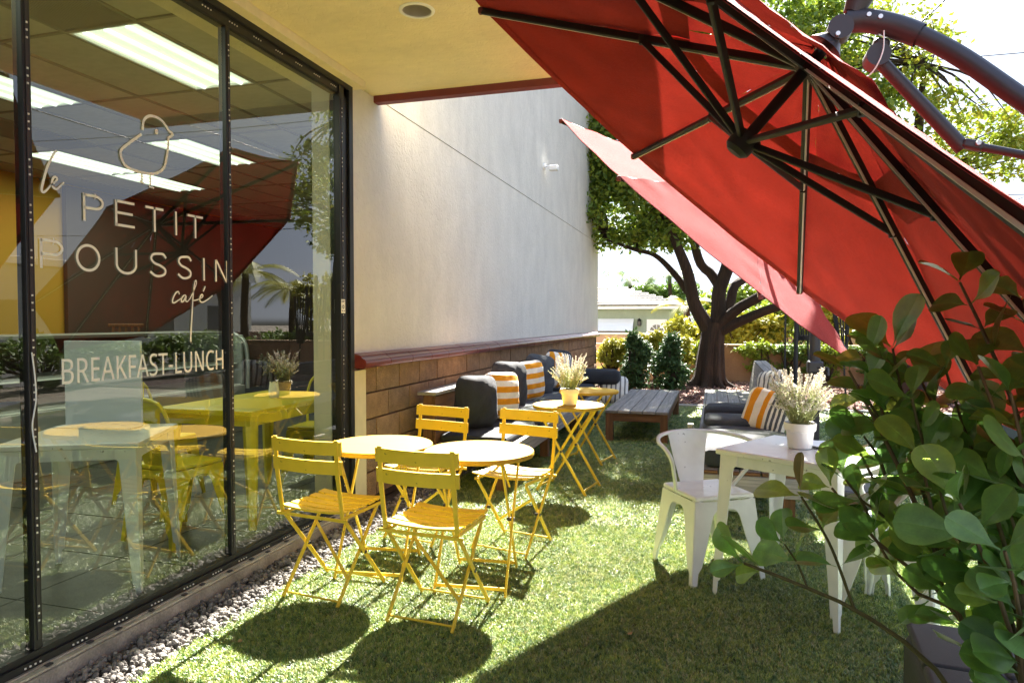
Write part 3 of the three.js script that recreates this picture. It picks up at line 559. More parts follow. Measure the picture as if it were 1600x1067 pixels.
function makeMetalTable(paint, name, label) {
  const t = thing(name, label, 'table');
  obj('table_top', [rbx(0.62, 0.028, 0.62, 0.008, 0, 0.737, 0, 2)], paint, t);
  obj('apron', [[0, 0.285], [Math.PI / 2, 0.285], [Math.PI, 0.285], [-Math.PI / 2, 0.285]].map(([a, d]) => rbx(0.56, 0.055, 0.005, 0.002, 0, 0.696, d, 1).rotateY(a)), paint, t);
  for (let k = 0; k < 4; k++) {
    const half = sx => {
      const s = new THREE.Shape(), W = 0.290, B = 0.315;
      s.moveTo(sx * W, 0.72); s.lineTo(sx * B, 0); s.lineTo(sx * (B - 0.020), 0); s.lineTo(sx * (B - 0.027), 0.075); s.lineTo(sx * (B - 0.038), 0.085); s.lineTo(sx * (W - 0.070), 0.65);
      s.quadraticCurveTo(sx * (W - 0.072), 0.670, sx * (W - 0.09), 0.672); s.lineTo(sx * (W - 0.09), 0.72); s.closePath();
      return new THREE.ExtrudeGeometry(s, { depth: 0.004, bevelEnabled: true, bevelSize: 0.001, bevelThickness: 0.001, bevelSegments: 1, curveSegments: 6 }).applyMatrix4(new THREE.Matrix4().makeTranslation(0, 0, 0.311).multiply(new THREE.Matrix4().makeRotationX(-Math.atan(0.025 / 0.72))));
    };
    const yaw = k * Math.PI / 2;
    obj('leg', [half(1).rotateY(yaw), half(-1).rotateY(yaw + Math.PI / 2)], paint, t);
  }
  return t;
}
const wt1 = makeMetalTable(M.whitePaint, 'metal_table', 'white metal table on the turf with the white flower pot on it');
wt1.position.set(0.43, 0, -3.72); wt1.rotation.y = -0.545;
const wt2 = copyThing(wt1, 'white metal table inside the café by the window', [-3.0, FLOOR, -2.69], 0.47);
{
  const yc = makeMetalChair(M.yellowBright, false, 'metal_chair', 'bright yellow metal chair inside, nearest the window, back to us', 'yellow metal chairs inside the café');
  yc.position.set(-3.16, FLOOR, -3.42); yc.rotation.y = 3.0;
  copyThing(yc, 'bright yellow metal chair inside at the far end of the yellow table', [-3.15, FLOOR, -4.95], 0.1);
  copyThing(yc, 'bright yellow metal chair inside, left of the yellow table', [-3.95, FLOOR, -4.1], 1.7);
  const yt = thing('cafe_table', 'long bright yellow table inside with a small vase on it', 'table', [-3.13, FLOOR, -4.18]);
  obj('table_top', rspan(-0.37, 0.37, 0.72, 0.755, -0.58, 0.58, 0.006, 2), M.yellowBright, yt);
  obj('apron', [rspan(-0.33, 0.33, 0.65, 0.72, -0.54, -0.52), rspan(-0.33, 0.33, 0.65, 0.72, 0.52, 0.54), rspan(-0.33, -0.31, 0.65, 0.72, -0.52, 0.52), rspan(0.31, 0.33, 0.65, 0.72, -0.52, 0.52)], M.yellowBright, yt);
  for (const sx of [-1, 1]) for (const sz of [-1, 1]) obj('leg', taper([V(sx * 0.29, 0.72, sz * 0.49), V(sx * 0.32, 0.36, sz * 0.52), V(sx * 0.345, 0, sz * 0.55)], [0.05, 0.04, 0.025], 4, 6), M.yellowBright, yt);
  const vs = thing('flower_vase', 'small dark bunch of flowers in a glass on the yellow table', 'vase', [-3.1, FLOOR + 0.755, -4.3]);
  obj('jar', new THREE.LatheGeometry([[0, 0], [0.035, 0], [0.038, 0.05], [0.03, 0.11], [0.032, 0.12]].map(p => new THREE.Vector2(...p)), 20), M.vinyl, vs);
  const fg = []; for (let i = 0; i < 30; i++) { const a = rr(0, 6.28), b = V(0.01 * Math.cos(a), 0.08, 0.01 * Math.sin(a)), t = V(rr(0.02, 0.12) * Math.cos(a), rr(0.2, 0.34), rr(0.02, 0.12) * Math.sin(a)); fg.push(rod(b, t, 0.002, 0.002, 4)); for (let k = 0; k < 4; k++) fg.push(new THREE.IcosahedronGeometry(rr(0.006, 0.014), 0).translate(t.x + rr(-0.02, 0.02), t.y + rr(-0.05, 0.02), t.z + rr(-0.02, 0.02))); }
  obj('flowers', fg, S([0.06, 0.07, 0.05], 0.9), vs);
  const bd = thing('notice_board', 'plain pale grey board standing on the white table inside', 'board', [-3.16, FLOOR + 0.752, -2.90], 0.22);
  obj('panel', rbx(0.43, 0.46, 0.016, 0.003, 0, 0.23, 0, 1), S([0.62, 0.66, 0.70], 0.5), bd);
  obj('foot', rbx(0.43, 0.008, 0.10, 0.002, 0, 0.004, 0.05, 1), S([0.62, 0.66, 0.70], 0.5), bd);
  // counter with curved glass display
  const ct = thing('display_counter', 'pale counter with a curved glass display case inside the café', 'counter', [-5.9, FLOOR, -4.6]);
  obj('base', rspan(-0.45, 0.45, 0, 0.55, -2.4, 3.2, 0.01), S([0.30, 0.31, 0.29], 0.6), ct);
  obj('worktop', rspan(-0.5, 0.3, 1.16, 1.19, -2.4, 3.2, 0.004), S([0.16, 0.15, 0.13], 0.4), ct);
  obj('end_panel', [rspan(-0.45, 0.40, 0.55, 1.15, -2.44, -2.40), rspan(-0.45, 0.40, 0.55, 1.15, 3.20, 3.24)], S([0.35, 0.37, 0.38], 0.4), ct);
  obj('back_panel', rspan(-0.47, -0.45, 0.55, 1.15, -2.4, 3.2), M.interiorDark, ct);
  obj('shelf', [rspan(-0.44, 0.36, 0.80, 0.812, -2.38, 3.18), rspan(-0.44, 0.4, 0.55, 0.56, -2.38, 3.18)], M.white, ct);
  const cg = new THREE.CylinderGeometry(0.3, 0.3, 5.6, 12, 1, true, 0, Math.PI / 2).rotateX(Math.PI / 2);
  obj('curved_glass', [new THREE.PlaneGeometry(5.6, 0.32).rotateY(Math.PI / 2).translate(0.45, 0.71, 0.4)], M.clear, ct);
  obj('counter_rail', [pipe([V(0.47, 0.5, 3.22), V(0.47, 0.85, 3.22), V(0.42, 1.08, 3.22), V(0.25, 1.17, 3.22)], 0.025, 20, 8), pipe([V(0.47, 0.5, -2.42), V(0.47, 0.85, -2.42), V(0.42, 1.08, -2.42), V(0.25, 1.17, -2.42)], 0.025, 20, 8)], S([0.45, 0.47, 0.48], 0.3, { metalness: 0.6 }), ct);
  // menu boards
  const menu = canvasTex(256, 320, (c, w, h) => { c.fillStyle = '#a9aaa4'; c.fillRect(0, 0, w, h); c.fillStyle = '#4a4b48'; for (let i = 0; i < 13; i++) { const y = 26 + i * 22; c.fillRect(18, y, 60 + ((i * 53) % 80), 6); c.fillRect(210, y, 24, 6); } });
  [[-2.4, 'menu board at the left of the mustard café wall'], [-3.7, 'menu board at the middle of the mustard café wall'], [-5.0, 'menu board at the right of the mustard café wall']].forEach(([z, l]) => {
    const o = obj('menu_board', new THREE.BoxGeometry(0.02, 0.75, 0.9).translate(-8.985, 1.95, z), S([1, 1, 1], 0.6, { map: menu }), scene, { keepUV: true }); tag(o, l, 'menu board', 'menu boards on the café wall');
  });
  const hc = thing('high_chair', 'wooden high chair standing by the dark panelling inside', 'chair', [-7.3, FLOOR, -7.0], 0.6);
  for (const sx of [-1, 1]) for (const sz of [-1, 1]) obj('leg', bar(V(sx * 0.24, 0, sz * 0.24), V(sx * 0.17, 0.95, sz * 0.17), 0.035, 0.035), M.brownWood[0], hc);
  obj('seat', rbx(0.38, 0.03, 0.38, 0.01, 0, 0.75, 0), M.brownWood[1], hc);
  for (let i = 0; i < 5; i++) obj('back_slat', bar(V(-0.15 + i * 0.075, 0.8, -0.17), V(-0.15 + i * 0.075, 1.25, -0.20), 0.03, 0.012), M.brownWood[0], hc);
  obj('tray_rail', [rbx(0.42, 0.04, 0.03, 0.01, 0, 1.26, -0.2), rbx(0.40, 0.03, 0.03, 0.01, 0, 0.97, 0.18), rbx(0.03, 0.03, 0.38, 0.01, -0.18, 0.97, 0), rbx(0.03, 0.03, 0.38, 0.01, 0.18, 0.97, 0)], M.brownWood[2], hc);
}

// ------------------------------------------------------------------ cushions and pillows
function cushionG(w, h, d, puff = 0.02, seg = 10, seed = 0) {
  const g = new THREE.BoxGeometry(w, h, d, seg, 4, seg);
  const R = Math.min(h * 0.48, 0.07);
  return warp(g, v => {
    const sx = v.x, sz = v.z, sy = v.y;
    const ix = Math.sign(sx) * Math.max(0, Math.abs(sx) - (w / 2 - R)), iy = Math.sign(sy) * Math.max(0, Math.abs(sy) - (h / 2 - R)), iz = Math.sign(sz) * Math.max(0, Math.abs(sz) - (d / 2 - R));
    const l = Math.hypot(ix, iy, iz); if (l > R) { const k = R / l; v.x = sx - ix + ix * k; v.y = sy - iy + iy * k; v.z = sz - iz + iz * k; }
    const b = (1 - (2 * sx / w) ** 2) * (1 - (2 * sz / d) ** 2);
    v.y += Math.sign(sy) * puff * b + 0.006 * noise.noise(sx * 9 + seed, sy * 9, sz * 9);
  });
}
function pillowG(w, h, t, seed = 0) {
  const N = 20, pos = [], uv = [], idx = [];
  for (const s of [1, -1]) for (let j = 0; j <= N; j++) for (let i = 0; i <= N; i++) {
    const u = i / N * 2 - 1, v = j / N * 2 - 1;
    const pinch = 1 - 0.10 * (1 - u * u) * 0.0, ex = u * (1 - 0.09 * (1 - Math.abs(u)) - 0.05 * (v * v < 1 ? (1 - v * v) : 0) * Math.abs(u)), ey = v * (1 - 0.05 * (1 - u * u) * Math.abs(v));
    const f = Math.pow(Math.max(0, (1 - u * u) * (1 - v * v)), 0.58);
    const rx = Math.sqrt(1 - 0.30 * v * v * v * v * u * u), ry = Math.sqrt(1 - 0.30 * u * u * u * u * v * v); pos.push(ex * rx * w / 2, ey * ry * h / 2, s * (t / 2 * f + (f > 0.02 ? 0.016 * noise.noise(u * 2.4 + seed, v * 2.4, seed) + 0.008 * noise.noise(u * 6, v * 6 + seed, 2) : 0)));
    uv.push(i / N, j / N);
  }
  const n = (N + 1) * (N + 1);
  for (let j = 0; j < N; j++) for (let i = 0; i < N; i++) { const a = j * (N + 1) + i, b = a + 1, c = a + N + 1, d = c + 1; idx.push(a, b, d, a, d, c, a + n, d + n, b + n, a + n, c + n, d + n); }
  const g = new THREE.BufferGeometry(); g.setAttribute('position', new THREE.Float32BufferAttribute(pos, 3)); g.setAttribute('uv', new THREE.Float32BufferAttribute(uv, 2)); g.setIndex(idx); g.computeVertexNormals();
  return g;
}
const speck = (c, w, h, n, a) => { for (let i = 0; i < n; i++) { c.fillStyle = rnd() < 0.5 ? `rgba(255,255,255,${a})` : `rgba(0,0,0,${a})`; c.fillRect(rnd() * w, rnd() * h, 2, 2); } };
const stripeWide = canvasTex(256, 256, (c, w, h) => { c.fillStyle = '#ece6da'; c.fillRect(0, 0, w, h); c.fillStyle = '#e0940f'; for (let i = 0; i < 4; i++) c.fillRect(0, 16 + i * 64, w, 32); speck(c, w, h, 5000, 0.06); });
const stripeMix = canvasTex(256, 256, (c, w, h) => { c.fillStyle = '#ece4d6'; c.fillRect(0, 0, w, h); c.fillStyle = '#df9110'; c.fillRect(24, 0, 44, h); c.fillRect(112, 0, 30, h); c.fillStyle = '#57575a'; for (let i = 0; i < 4; i++) c.fillRect(160 + i * 24, 0, 13, h); speck(c, w, h, 5000, 0.06); });
const stripeThin = canvasTex(256, 256, (c, w, h) => { c.fillStyle = '#d9d4c8'; c.fillRect(0, 0, w, h); c.fillStyle = '#6a6764'; for (let i = 0; i < 6; i++) c.fillRect(8 + i * 42, 0, 14, h); c.fillStyle = '#39393b'; c.fillRect(0, 0, 10, h); speck(c, w, h, 5000, 0.06); });
const cloth = t => P([0.95, 0.95, 0.95], 0.95, { map: t, bumpMap: null, sheen: 0.3 });
const pm = { wide: cloth(stripeWide), mix: cloth(stripeMix), thin: cloth(stripeThin) };
function pillow(name, label, mat, size, pos, rot, group, cat = 'pillow') {
  const o = mesh(name, mat === M.fabric || mat === M.fabricDark ? geoOf(pillowG(size[0], size[1], size[2], size[0] * 31 + pos[2])) : geoOf(pillowG(size[0], size[1], size[2], pos[2] * 3), { keepUV: true }), mat);
  o.position.set(...pos); o.rotation.set(...rot); tag(o, label, cat, group); return o;
}
function cushion(label, m, size, pos, rot = [0, 0, 0], group, puff = 0.018) {
  const o = obj('seat_cushion', cushionG(size[0], size[1], size[2], puff, 12, pos[2] * 7), m); o.position.set(...pos); o.rotation.set(...rot); tag(o, label, 'cushion', group); return o;
}

// ------------------------------------------------------------------ wooden sofa along the wall
{
  const x0 = -2.36, x1 = -1.58, z0 = -9.9, z1 = -5.28;
  const s = thing('wooden_sofa', 'long wooden sofa standing along the block wall', 'sofa', [0, 0, 0]);
  const post = (x, z, h, w = 0.085) => obj('leg', rspan(x - w / 2, x + w / 2, 0, h, z - w / 2, z + w / 2, 0.004), pick(M.brownWood, Math.abs(Math.round(z))), s, { grain: 'y' });
  for (const z of [z1 - 0.05, -6.8, -8.3, z0 + 0.05]) { post(x0 + 0.05, z, 0.775); post(x1 - 0.09, z, 0.235); }
  for (let i = 0; i < 3; i++) obj('back_plank', rspan(x0 + 0.095, x0 + 0.12, 0.34 + i * 0.145, 0.475 + i * 0.145, z0, z1 - 0.005, 0.004), pick(M.brownWood, i), s, { grain: 'z' });
  obj('back_cap', rspan(x0 - 0.03, x0 + 0.14, 0.776, 0.806, z0 - 0.02, z1 + 0.03, 0.005), M.greyWood[2], s, { grain: 'z' });
  obj('front_rail', rspan(x1 - 0.03, x1, 0.235, 0.375, z0, z1, 0.005), M.greyWood[1], s, { grain: 'z' });
  obj('end_rail', rspan(x0 + 0.1, x1 - 0.031, 0.235, 0.36, z1 - 0.04, z1 - 0.008, 0.005), M.brownWood[1], s, { grain: 'x' });
  for (let i = 0; i < 7; i++) obj('seat_plank', rspan(x0 + 0.13 + i * 0.092, x0 + 0.215 + i * 0.092, 0.352, 0.374, z0, z1 - 0.045, 0.004), pick(M.greyWood, i), s, { grain: 'z' });
  const G = 'grey seat cushions on the long sofa';
  cushion('thin charcoal pad at the near end of the long sofa', M.fabricDark, [0.60, 0.07, 0.95], [-1.93, 0.41, -5.82], [0, 0, 0], G, 0.006);
  cushion('grey seat cushion on the long sofa, second from the near end', M.fabric, [0.62, 0.13, 1.05], [-1.92, 0.44, -6.88], [0, 0, 0], G);
  cushion('grey seat cushion on the long sofa, third from the near end', M.fabric, [0.62, 0.13, 1.05], [-1.92, 0.44, -7.98], [0, 0, 0], G);
  cushion('grey seat cushion at the far end of the long sofa', M.fabricDark, [0.62, 0.13, 1.1], [-1.92, 0.44, -9.12], [0, 0, 0], G);
  const B = 'grey back pillows on the long sofa';
  pillow('back_pillow', 'large charcoal back pillow at the near end of the long sofa', M.fabricDark, [0.46, 0.49, 0.27], [-2.03, 0.68, -5.72], [-0.10, 0.95, 0.04], B);
  pillow('back_pillow', 'grey back pillow between the two striped pillows nearest us', M.fabricDark, [0.48, 0.52, 0.24], [-2.04, 0.73, -6.75], [-0.14, 0.95, 0.05], B);
  pillow('back_pillow', 'grey back pillow farther along the sofa behind a yellow striped pillow', M.fabric, [0.48, 0.52, 0.24], [-2.04, 0.74, -8.05], [-0.14, 0.95, -0.04], B);
  pillow('back_pillow', 'dark back pillow at the far end of the sofa behind the flowers', M.fabricDark, [0.56, 0.52, 0.22], [-2.07, 0.75, -9.25], [-0.12, 1.1, 0], B);
  const K = 'orange and white striped pillows on the long sofa';
  pillow('striped_pillow', 'orange and white striped pillow beside the near charcoal pillow', pm.wide, [0.44, 0.46, 0.20], [-1.96, 0.69, -6.22], [-0.05, 0.95, 0.0], K);
  pillow('striped_pillow', 'orange and white striped pillow in the middle of the long sofa', pm.wide, [0.44, 0.46, 0.20], [-1.99, 0.73, -7.38], [-0.05, 0.95, 0.12], K);
  pillow('striped_pillow', 'orange and white striped pillow leaning beside the lavender at the sofa’s far part', pm.mix, [0.46, 0.48, 0.18], [-1.95, 0.76, -8.65], [-0.05, 0.85, -0.10], K);
  pillow('striped_pillow', 'pale blue striped pillow low at the far end, behind the round tables', pm.thin, [0.42, 0.42, 0.18], [-1.38, 0.42, -9.75], [-0.3, 0.2, 0], undefined);
  const bo = obj('bolster', cushionG(0.62, 0.20, 0.26, 0.012, 10, 3), M.fabricDark); bo.position.set(-1.60, 0.60, -9.75); tag(bo, 'dark bolster lying across the far end of the long sofa', 'bolster');
}
// ------------------------------------------------------------------ coffee table
{
  const t = thing('coffee_table', 'low weathered wooden coffee table with a plank top', 'table', [-0.86, 0, -9.15]);
  const L = 2.55, W = 0.72;
  for (let i = 0; i < 5; i++) obj('plank', rspan(-W / 2 + i * W / 5 + 0.004, -W / 2 + (i + 1) * W / 5 - 0.004, 0.335, 0.365 + (i % 2) * 0.002, -L / 2, L / 2, 0.004), pick(M.greyWood, i), t, { grain: 'z' });
  obj('apron', rspan(-W / 2 + 0.08, W / 2 - 0.08, 0.24, 0.334, L / 2 - 0.055, L / 2 - 0.02), M.brownWood[0], t, { grain: 'x' });
  obj('apron', rspan(-W / 2 + 0.08, W / 2 - 0.08, 0.24, 0.334, -L / 2 + 0.02, -L / 2 + 0.055), M.brownWood[0], t, { grain: 'x' });
  for (const sx of [-1, 1]) {
    obj('apron', bx(0.035, 0.094, L - 0.2, sx * (W / 2 - 0.03), 0.287, 0), M.brownWood[2], t, { grain: 'z' });
    for (const sz of [-1, 1]) obj('leg', rbx(0.085, 0.334, 0.085, 0.004, sx * (W / 2 - 0.05), 0.167, sz * (L / 2 - 0.055)), pick(M.brownWood, sx + sz + 2), t, { grain: 'y' });
  }
}
// ------------------------------------------------------------------ wooden bench on the right
{
  const s = thing('wooden_bench', 'weathered wooden bench with plank backrest and grey cushions, right of the turf', 'bench', [0, 0, 0]);
  const x0 = -0.11, x1 = 0.60, z0 = -10.9, z1 = -5.0;
  for (let i = 0; i < 5; i++) obj('seat_plank', rspan(x0 + 0.002 + i * 0.142, x0 + 0.138 + i * 0.142, 0.318, 0.345 + (i % 2) * 0.002, z0, z1 - 0.036, 0.004), pick(M.greyWood, i + 1), s, { grain: 'z' });
  obj('front_rail', rspan(x0 - 0.032, x0 - 0.003, 0.20, 0.345, z0, z1, 0.004), M.greyWood[0], s, { grain: 'z' });
  obj('end_rail', rspan(x0 - 0.03, x1 + 0.02, 0.175, 0.317, z1 - 0.034, z1, 0.005), M.greyWood[3], s, { grain: 'x' });
  const kerf = []; for (let i = 0; i < 5; i++) obj('seat_board_end', rspan(x0 + 0.004 + i * 0.142, x0 + 0.136 + i * 0.142, 0.319, 0.343, z1 - 0.034, z1 - 0.002, 0.004), pick(M.brownWood, i), s, { grain: 'x' });
  for (const z of [z1 - 0.08, -6.9, -8.9, z0 + 0.06]) { obj('leg', rspan(x0 + 0.05, x0 + 0.13, 0, 0.317, z - 0.04, z + 0.04, 0.004), M.brownWood[1], s, { grain: 'y' }); obj('leg', rspan(x1 - 0.14, x1 - 0.06, 0, 0.317, z - 0.04, z + 0.04, 0.004), M.brownWood[2], s, { grain: 'y' }); }
  // sloping backrest of wide boards, with a broad cap
  for (let i = 0; i < 3; i++) obj('back_plank', rspan(-0.014, 0.014, 0.006 + i * 0.145, 0.145 + i * 0.145, z0, -6.6, 0.004).rotateZ(-0.16).translate(0.50, 0.345, 0), pick(M.greyWood, i + 2), s, { grain: 'z' });
  for (let i = 0; i < 3; i++) obj('end_plank', rspan(-0.012, 0.14 + i * 0.02, 0.006 + i * 0.145, 0.145 + i * 0.145, z0 - 0.03, z0 - 0.002, 0.004).rotateZ(-0.16).translate(0.50, 0.345, 0), pick(M.greyWood, i), s, { grain: 'x' });
  for (let i = 0; i < 2; i++) obj('cap_plank', rspan(0.562 + i * 0.088, 0.646 + i * 0.088, 0.772, 0.80, z0 - 0.03, -6.6, 0.004), pick(M.greyWood, i), s, { grain: 'z' });
  obj('back_post', [rspan(0.64, 0.70, 0, 0.771, z0 + 0.05, z0 + 0.12), rspan(0.64, 0.70, 0, 0.771, -6.75, -6.68)], M.brownWood[0], s, { grain: 'y' });
  obj('arm_post', [rspan(x0 - 0.075, x0 - 0.034, 0.15, 0.66, z1 - 0.10, z1 - 0.04, 0.005)], M.greyWood[1], s, { grain: 'y' });
  const G = 'grey cushions on the right-hand bench';
  cushion('dark seat cushion at the near end of the right-hand bench', M.fabricDark, [0.68, 0.15, 0.98], [0.25, 0.42, -5.53], [0, 0, 0], G);
  cushion('grey cushion lying second from the near end of the right-hand bench', M.fabric, [0.60, 0.12, 0.62], [0.20, 0.405, -6.36], [0, 0, 0], G);
  cushion('thinner grey cushion lying on the second cushion of the right-hand bench', M.fabric, [0.56, 0.07, 0.36], [0.19, 0.505, -6.46], [0.04, 0, 0], G, 0.008);
  const b = obj('bolster', cushionG(0.58, 0.22, 0.46, 0.02, 12, 9), M.fabricDark); b.position.set(0.19, 0.46, -7.0); tag(b, 'dark bolster lying before the bare planks of the right-hand bench', 'bolster');
  pillow('striped_pillow', 'orange, cream and grey striped pillow leaning on the right-hand bench', pm.mix, [0.42, 0.42, 0.17], [0.43, 0.60, -6.30], [-0.25, -0.45, -0.35]);
  pillow('striped_throw', 'grey and cream striped pillow standing against the bench backrest', pm.thin, [0.46, 0.50, 0.16], [0.56, 0.66, -7.35], [-0.15, -0.9, 0.05]);
  // ottoman in the right foreground
  const o = thing('ottoman', 'dark grey upholstered ottoman with seams at the lower right', 'ottoman', [0.985, 0, -1.99], -0.10);
  obj('body', rbx(0.92, 0.45, 0.60, 0.06, 0, 0.255, 0, 4), S([0.026, 0.028, 0.034], 0.6, { map: T.fabricC, bumpMap: T.weave, bumpScale: 0.001 }), o);
  const pad = S([0.038, 0.04, 0.047], 0.55, { map: T.fabricC, bumpMap: T.weave, bumpScale: 0.001 });
  for (let i = 0; i < 3; i++) for (let k = 0; k < 2; k++) obj('panel', rbx(i === 0 ? 0.19 : 0.355, 0.03, 0.288, 0.013, i === 0 ? -0.355 : -0.26 + 0.18 + (i - 1) * 0.361, 0.474, -0.146 + k * 0.292, 2), pad, o);
  for (const sx of [-1, 1]) for (const sz of [-1, 1]) obj('foot', rbx(0.05, 0.035, 0.05, 0.005, sx * 0.38, 0.0175, sz * 0.24), M.black, o);
}
{
  const q = mulberry(88);
  for (const [x, z, l] of [[-0.62, -4.6, 'dry fallen leaf on the sunlit turf in the middle'], [-0.35, -3.0, 'dry fallen leaf on the shaded turf in the foreground'], [0.05, -4.35, 'dry fallen leaf on the turf by the white armchair'], [-0.9, -6.6, 'dry fallen leaf on the turf by the far round tables'], [-1.95, -2.45, 'dry fallen leaf on the turf near the pebbles']]) {
    const g = warp(new THREE.PlaneGeometry(0.035, 0.02, 6, 3).rotateX(-Math.PI / 2), v => { const f = v.x / 0.035; v.z *= Math.cos(f * 3); v.y += 0.02 + 0.006 * f * f * 4 + 0.3 * Math.abs(v.z); });
    const o = obj('fallen_leaf', g, P([0.30, 0.19, 0.07], 0.8)); o.position.set(x, 0, z); o.rotation.y = q() * 6; tag(o, l, 'leaf', 'dry leaves on the turf');
  }
}
// ------------------------------------------------------------------ lavender pots
function lavender(name, label, potMat, pos, h, r, seed) {
  const q = mulberry(seed), R = (a, b) => a + (b - a) * q();
  const o = thing(name, label, 'potted plant', pos);
  obj('pot', new THREE.LatheGeometry([[0, 0], [0.052, 0], [0.058, 0.006], [0.066, 0.085], [0.067, 0.088], [0.073, 0.09], [0.076, 0.094], [0.078, 0.128], [0.075, 0.131], [0.070, 0.128], [0.068, 0.11], [0, 0.108]].map(p => new THREE.Vector2(...p)), 40), potMat, o);
  obj('soil', new THREE.CylinderGeometry(0.067, 0.067, 0.01, 24).translate(0, 0.113, 0), M.soil, o);
  const stems = [], leaves = [], buds = [];
  for (let i = 0; i < 120; i++) {
    const a = R(0, 6.28), sp = Math.sqrt(q()) * r, tall = i < 26, H = h * (tall ? R(0.8, 1.05) : R(0.35, 0.75));
    const b = V(0.045 * Math.cos(a) * q(), 0.11, 0.045 * Math.sin(a) * q()), t = V(b.x + sp * Math.cos(a), 0.11 + H, b.z + sp * Math.sin(a)), m = b.clone().lerp(t, 0.55); m.y += 0.02;
    const c = new THREE.CatmullRomCurve3([b, m, t]);
    stems.push(new THREE.TubeGeometry(c, 4, 0.0011, 4));
    for (let k = 0; k < 14; k++) {
      const f = R(0.1, tall ? 0.6 : 1), p = c.getPoint(f), aa = R(0, 6.28), l = R(0.012, 0.026);
      const e = p.clone().add(V(Math.cos(aa) * l, R(0.004, 0.02), Math.sin(aa) * l)), s = V(-Math.sin(aa), 0, Math.cos(aa)).multiplyScalar(0.0030), mid = p.clone().lerp(e, 0.5);
      const g = new THREE.BufferGeometry(); g.setAttribute('position', new THREE.Float32BufferAttribute([...p.toArray(), ...mid.clone().add(s).toArray(), ...e.toArray(), ...p.toArray(), ...e.toArray(), ...mid.clone().sub(s).toArray()], 3)); g.computeVertexNormals(); leaves.push(g);
    }
    const from = tall ? 0.5 : 0.55;
    for (let k = 0; k < (tall ? 30 : 12); k++) {
      const f = from + (1 - from) * k / (tall ? 30 : 12), p = c.getPoint(f), w = 0.0075 * (1 - 0.55 * (f - from) / (1 - from));
      buds.push(new THREE.TetrahedronGeometry(R(0.004, 0.0068), 0).rotateX(R(0, 6)).rotateY(R(0, 6)).translate(p.x + R(-w, w), p.y + R(-0.003, 0.003), p.z + R(-w, w)));
    }
  }
  obj('stems', stems, S([0.34, 0.36, 0.13], 0.8), o); obj('leaves', leaves, P([0.42, 0.46, 0.20], 0.8, { transmission: 0.35, thickness: 0, specularIntensity: 0.4 }), o); obj('flower_spikes', buds, P([0.84, 0.79, 0.72], 0.9, { transmission: 0.35, thickness: 0, specularIntensity: 0.4 }), o);
  return o;
}
lavender('lavender_pot', 'white pot of pale lavender on the white metal table', M.pot, [0.418, 0.752, -3.745], 0.30, 0.13, 11);
lavender('lavender_pot', 'cream pot of pale lavender on the far round yellow table', M.potCream, [-1.14, 0.712, -5.50], 0.30, 0.13, 12);
{
  const pl = thing('dinner_plate', 'white plate on the white metal table behind the pot', 'plate', [0.56, 0.752, -3.80]);
  obj('dish', new THREE.LatheGeometry([[0, 0.002], [0.06, 0.002], [0.075, 0.008], [0.105, 0.014], [0.106, 0.017], [0.074, 0.011], [0, 0.006]].map(p => new THREE.Vector2(...p)), 40), M.white, pl);
  obj('foot_ring', new THREE.TorusGeometry(0.055, 0.003, 6, 32).rotateX(Math.PI / 2).translate(0, 0.002, 0), M.white, pl);
  const eb = thing('dark_box', 'small dark box on the grass behind the white table', 'box', [0.95, 0, -4.9]);
  obj('body', rbx(0.3, 0.28, 0.3, 0.02, 0, 0.14, 0), M.gunmetal, eb); obj('lid', rbx(0.32, 0.04, 0.32, 0.012, 0, 0.3, 0), M.gunmetal, eb);
}
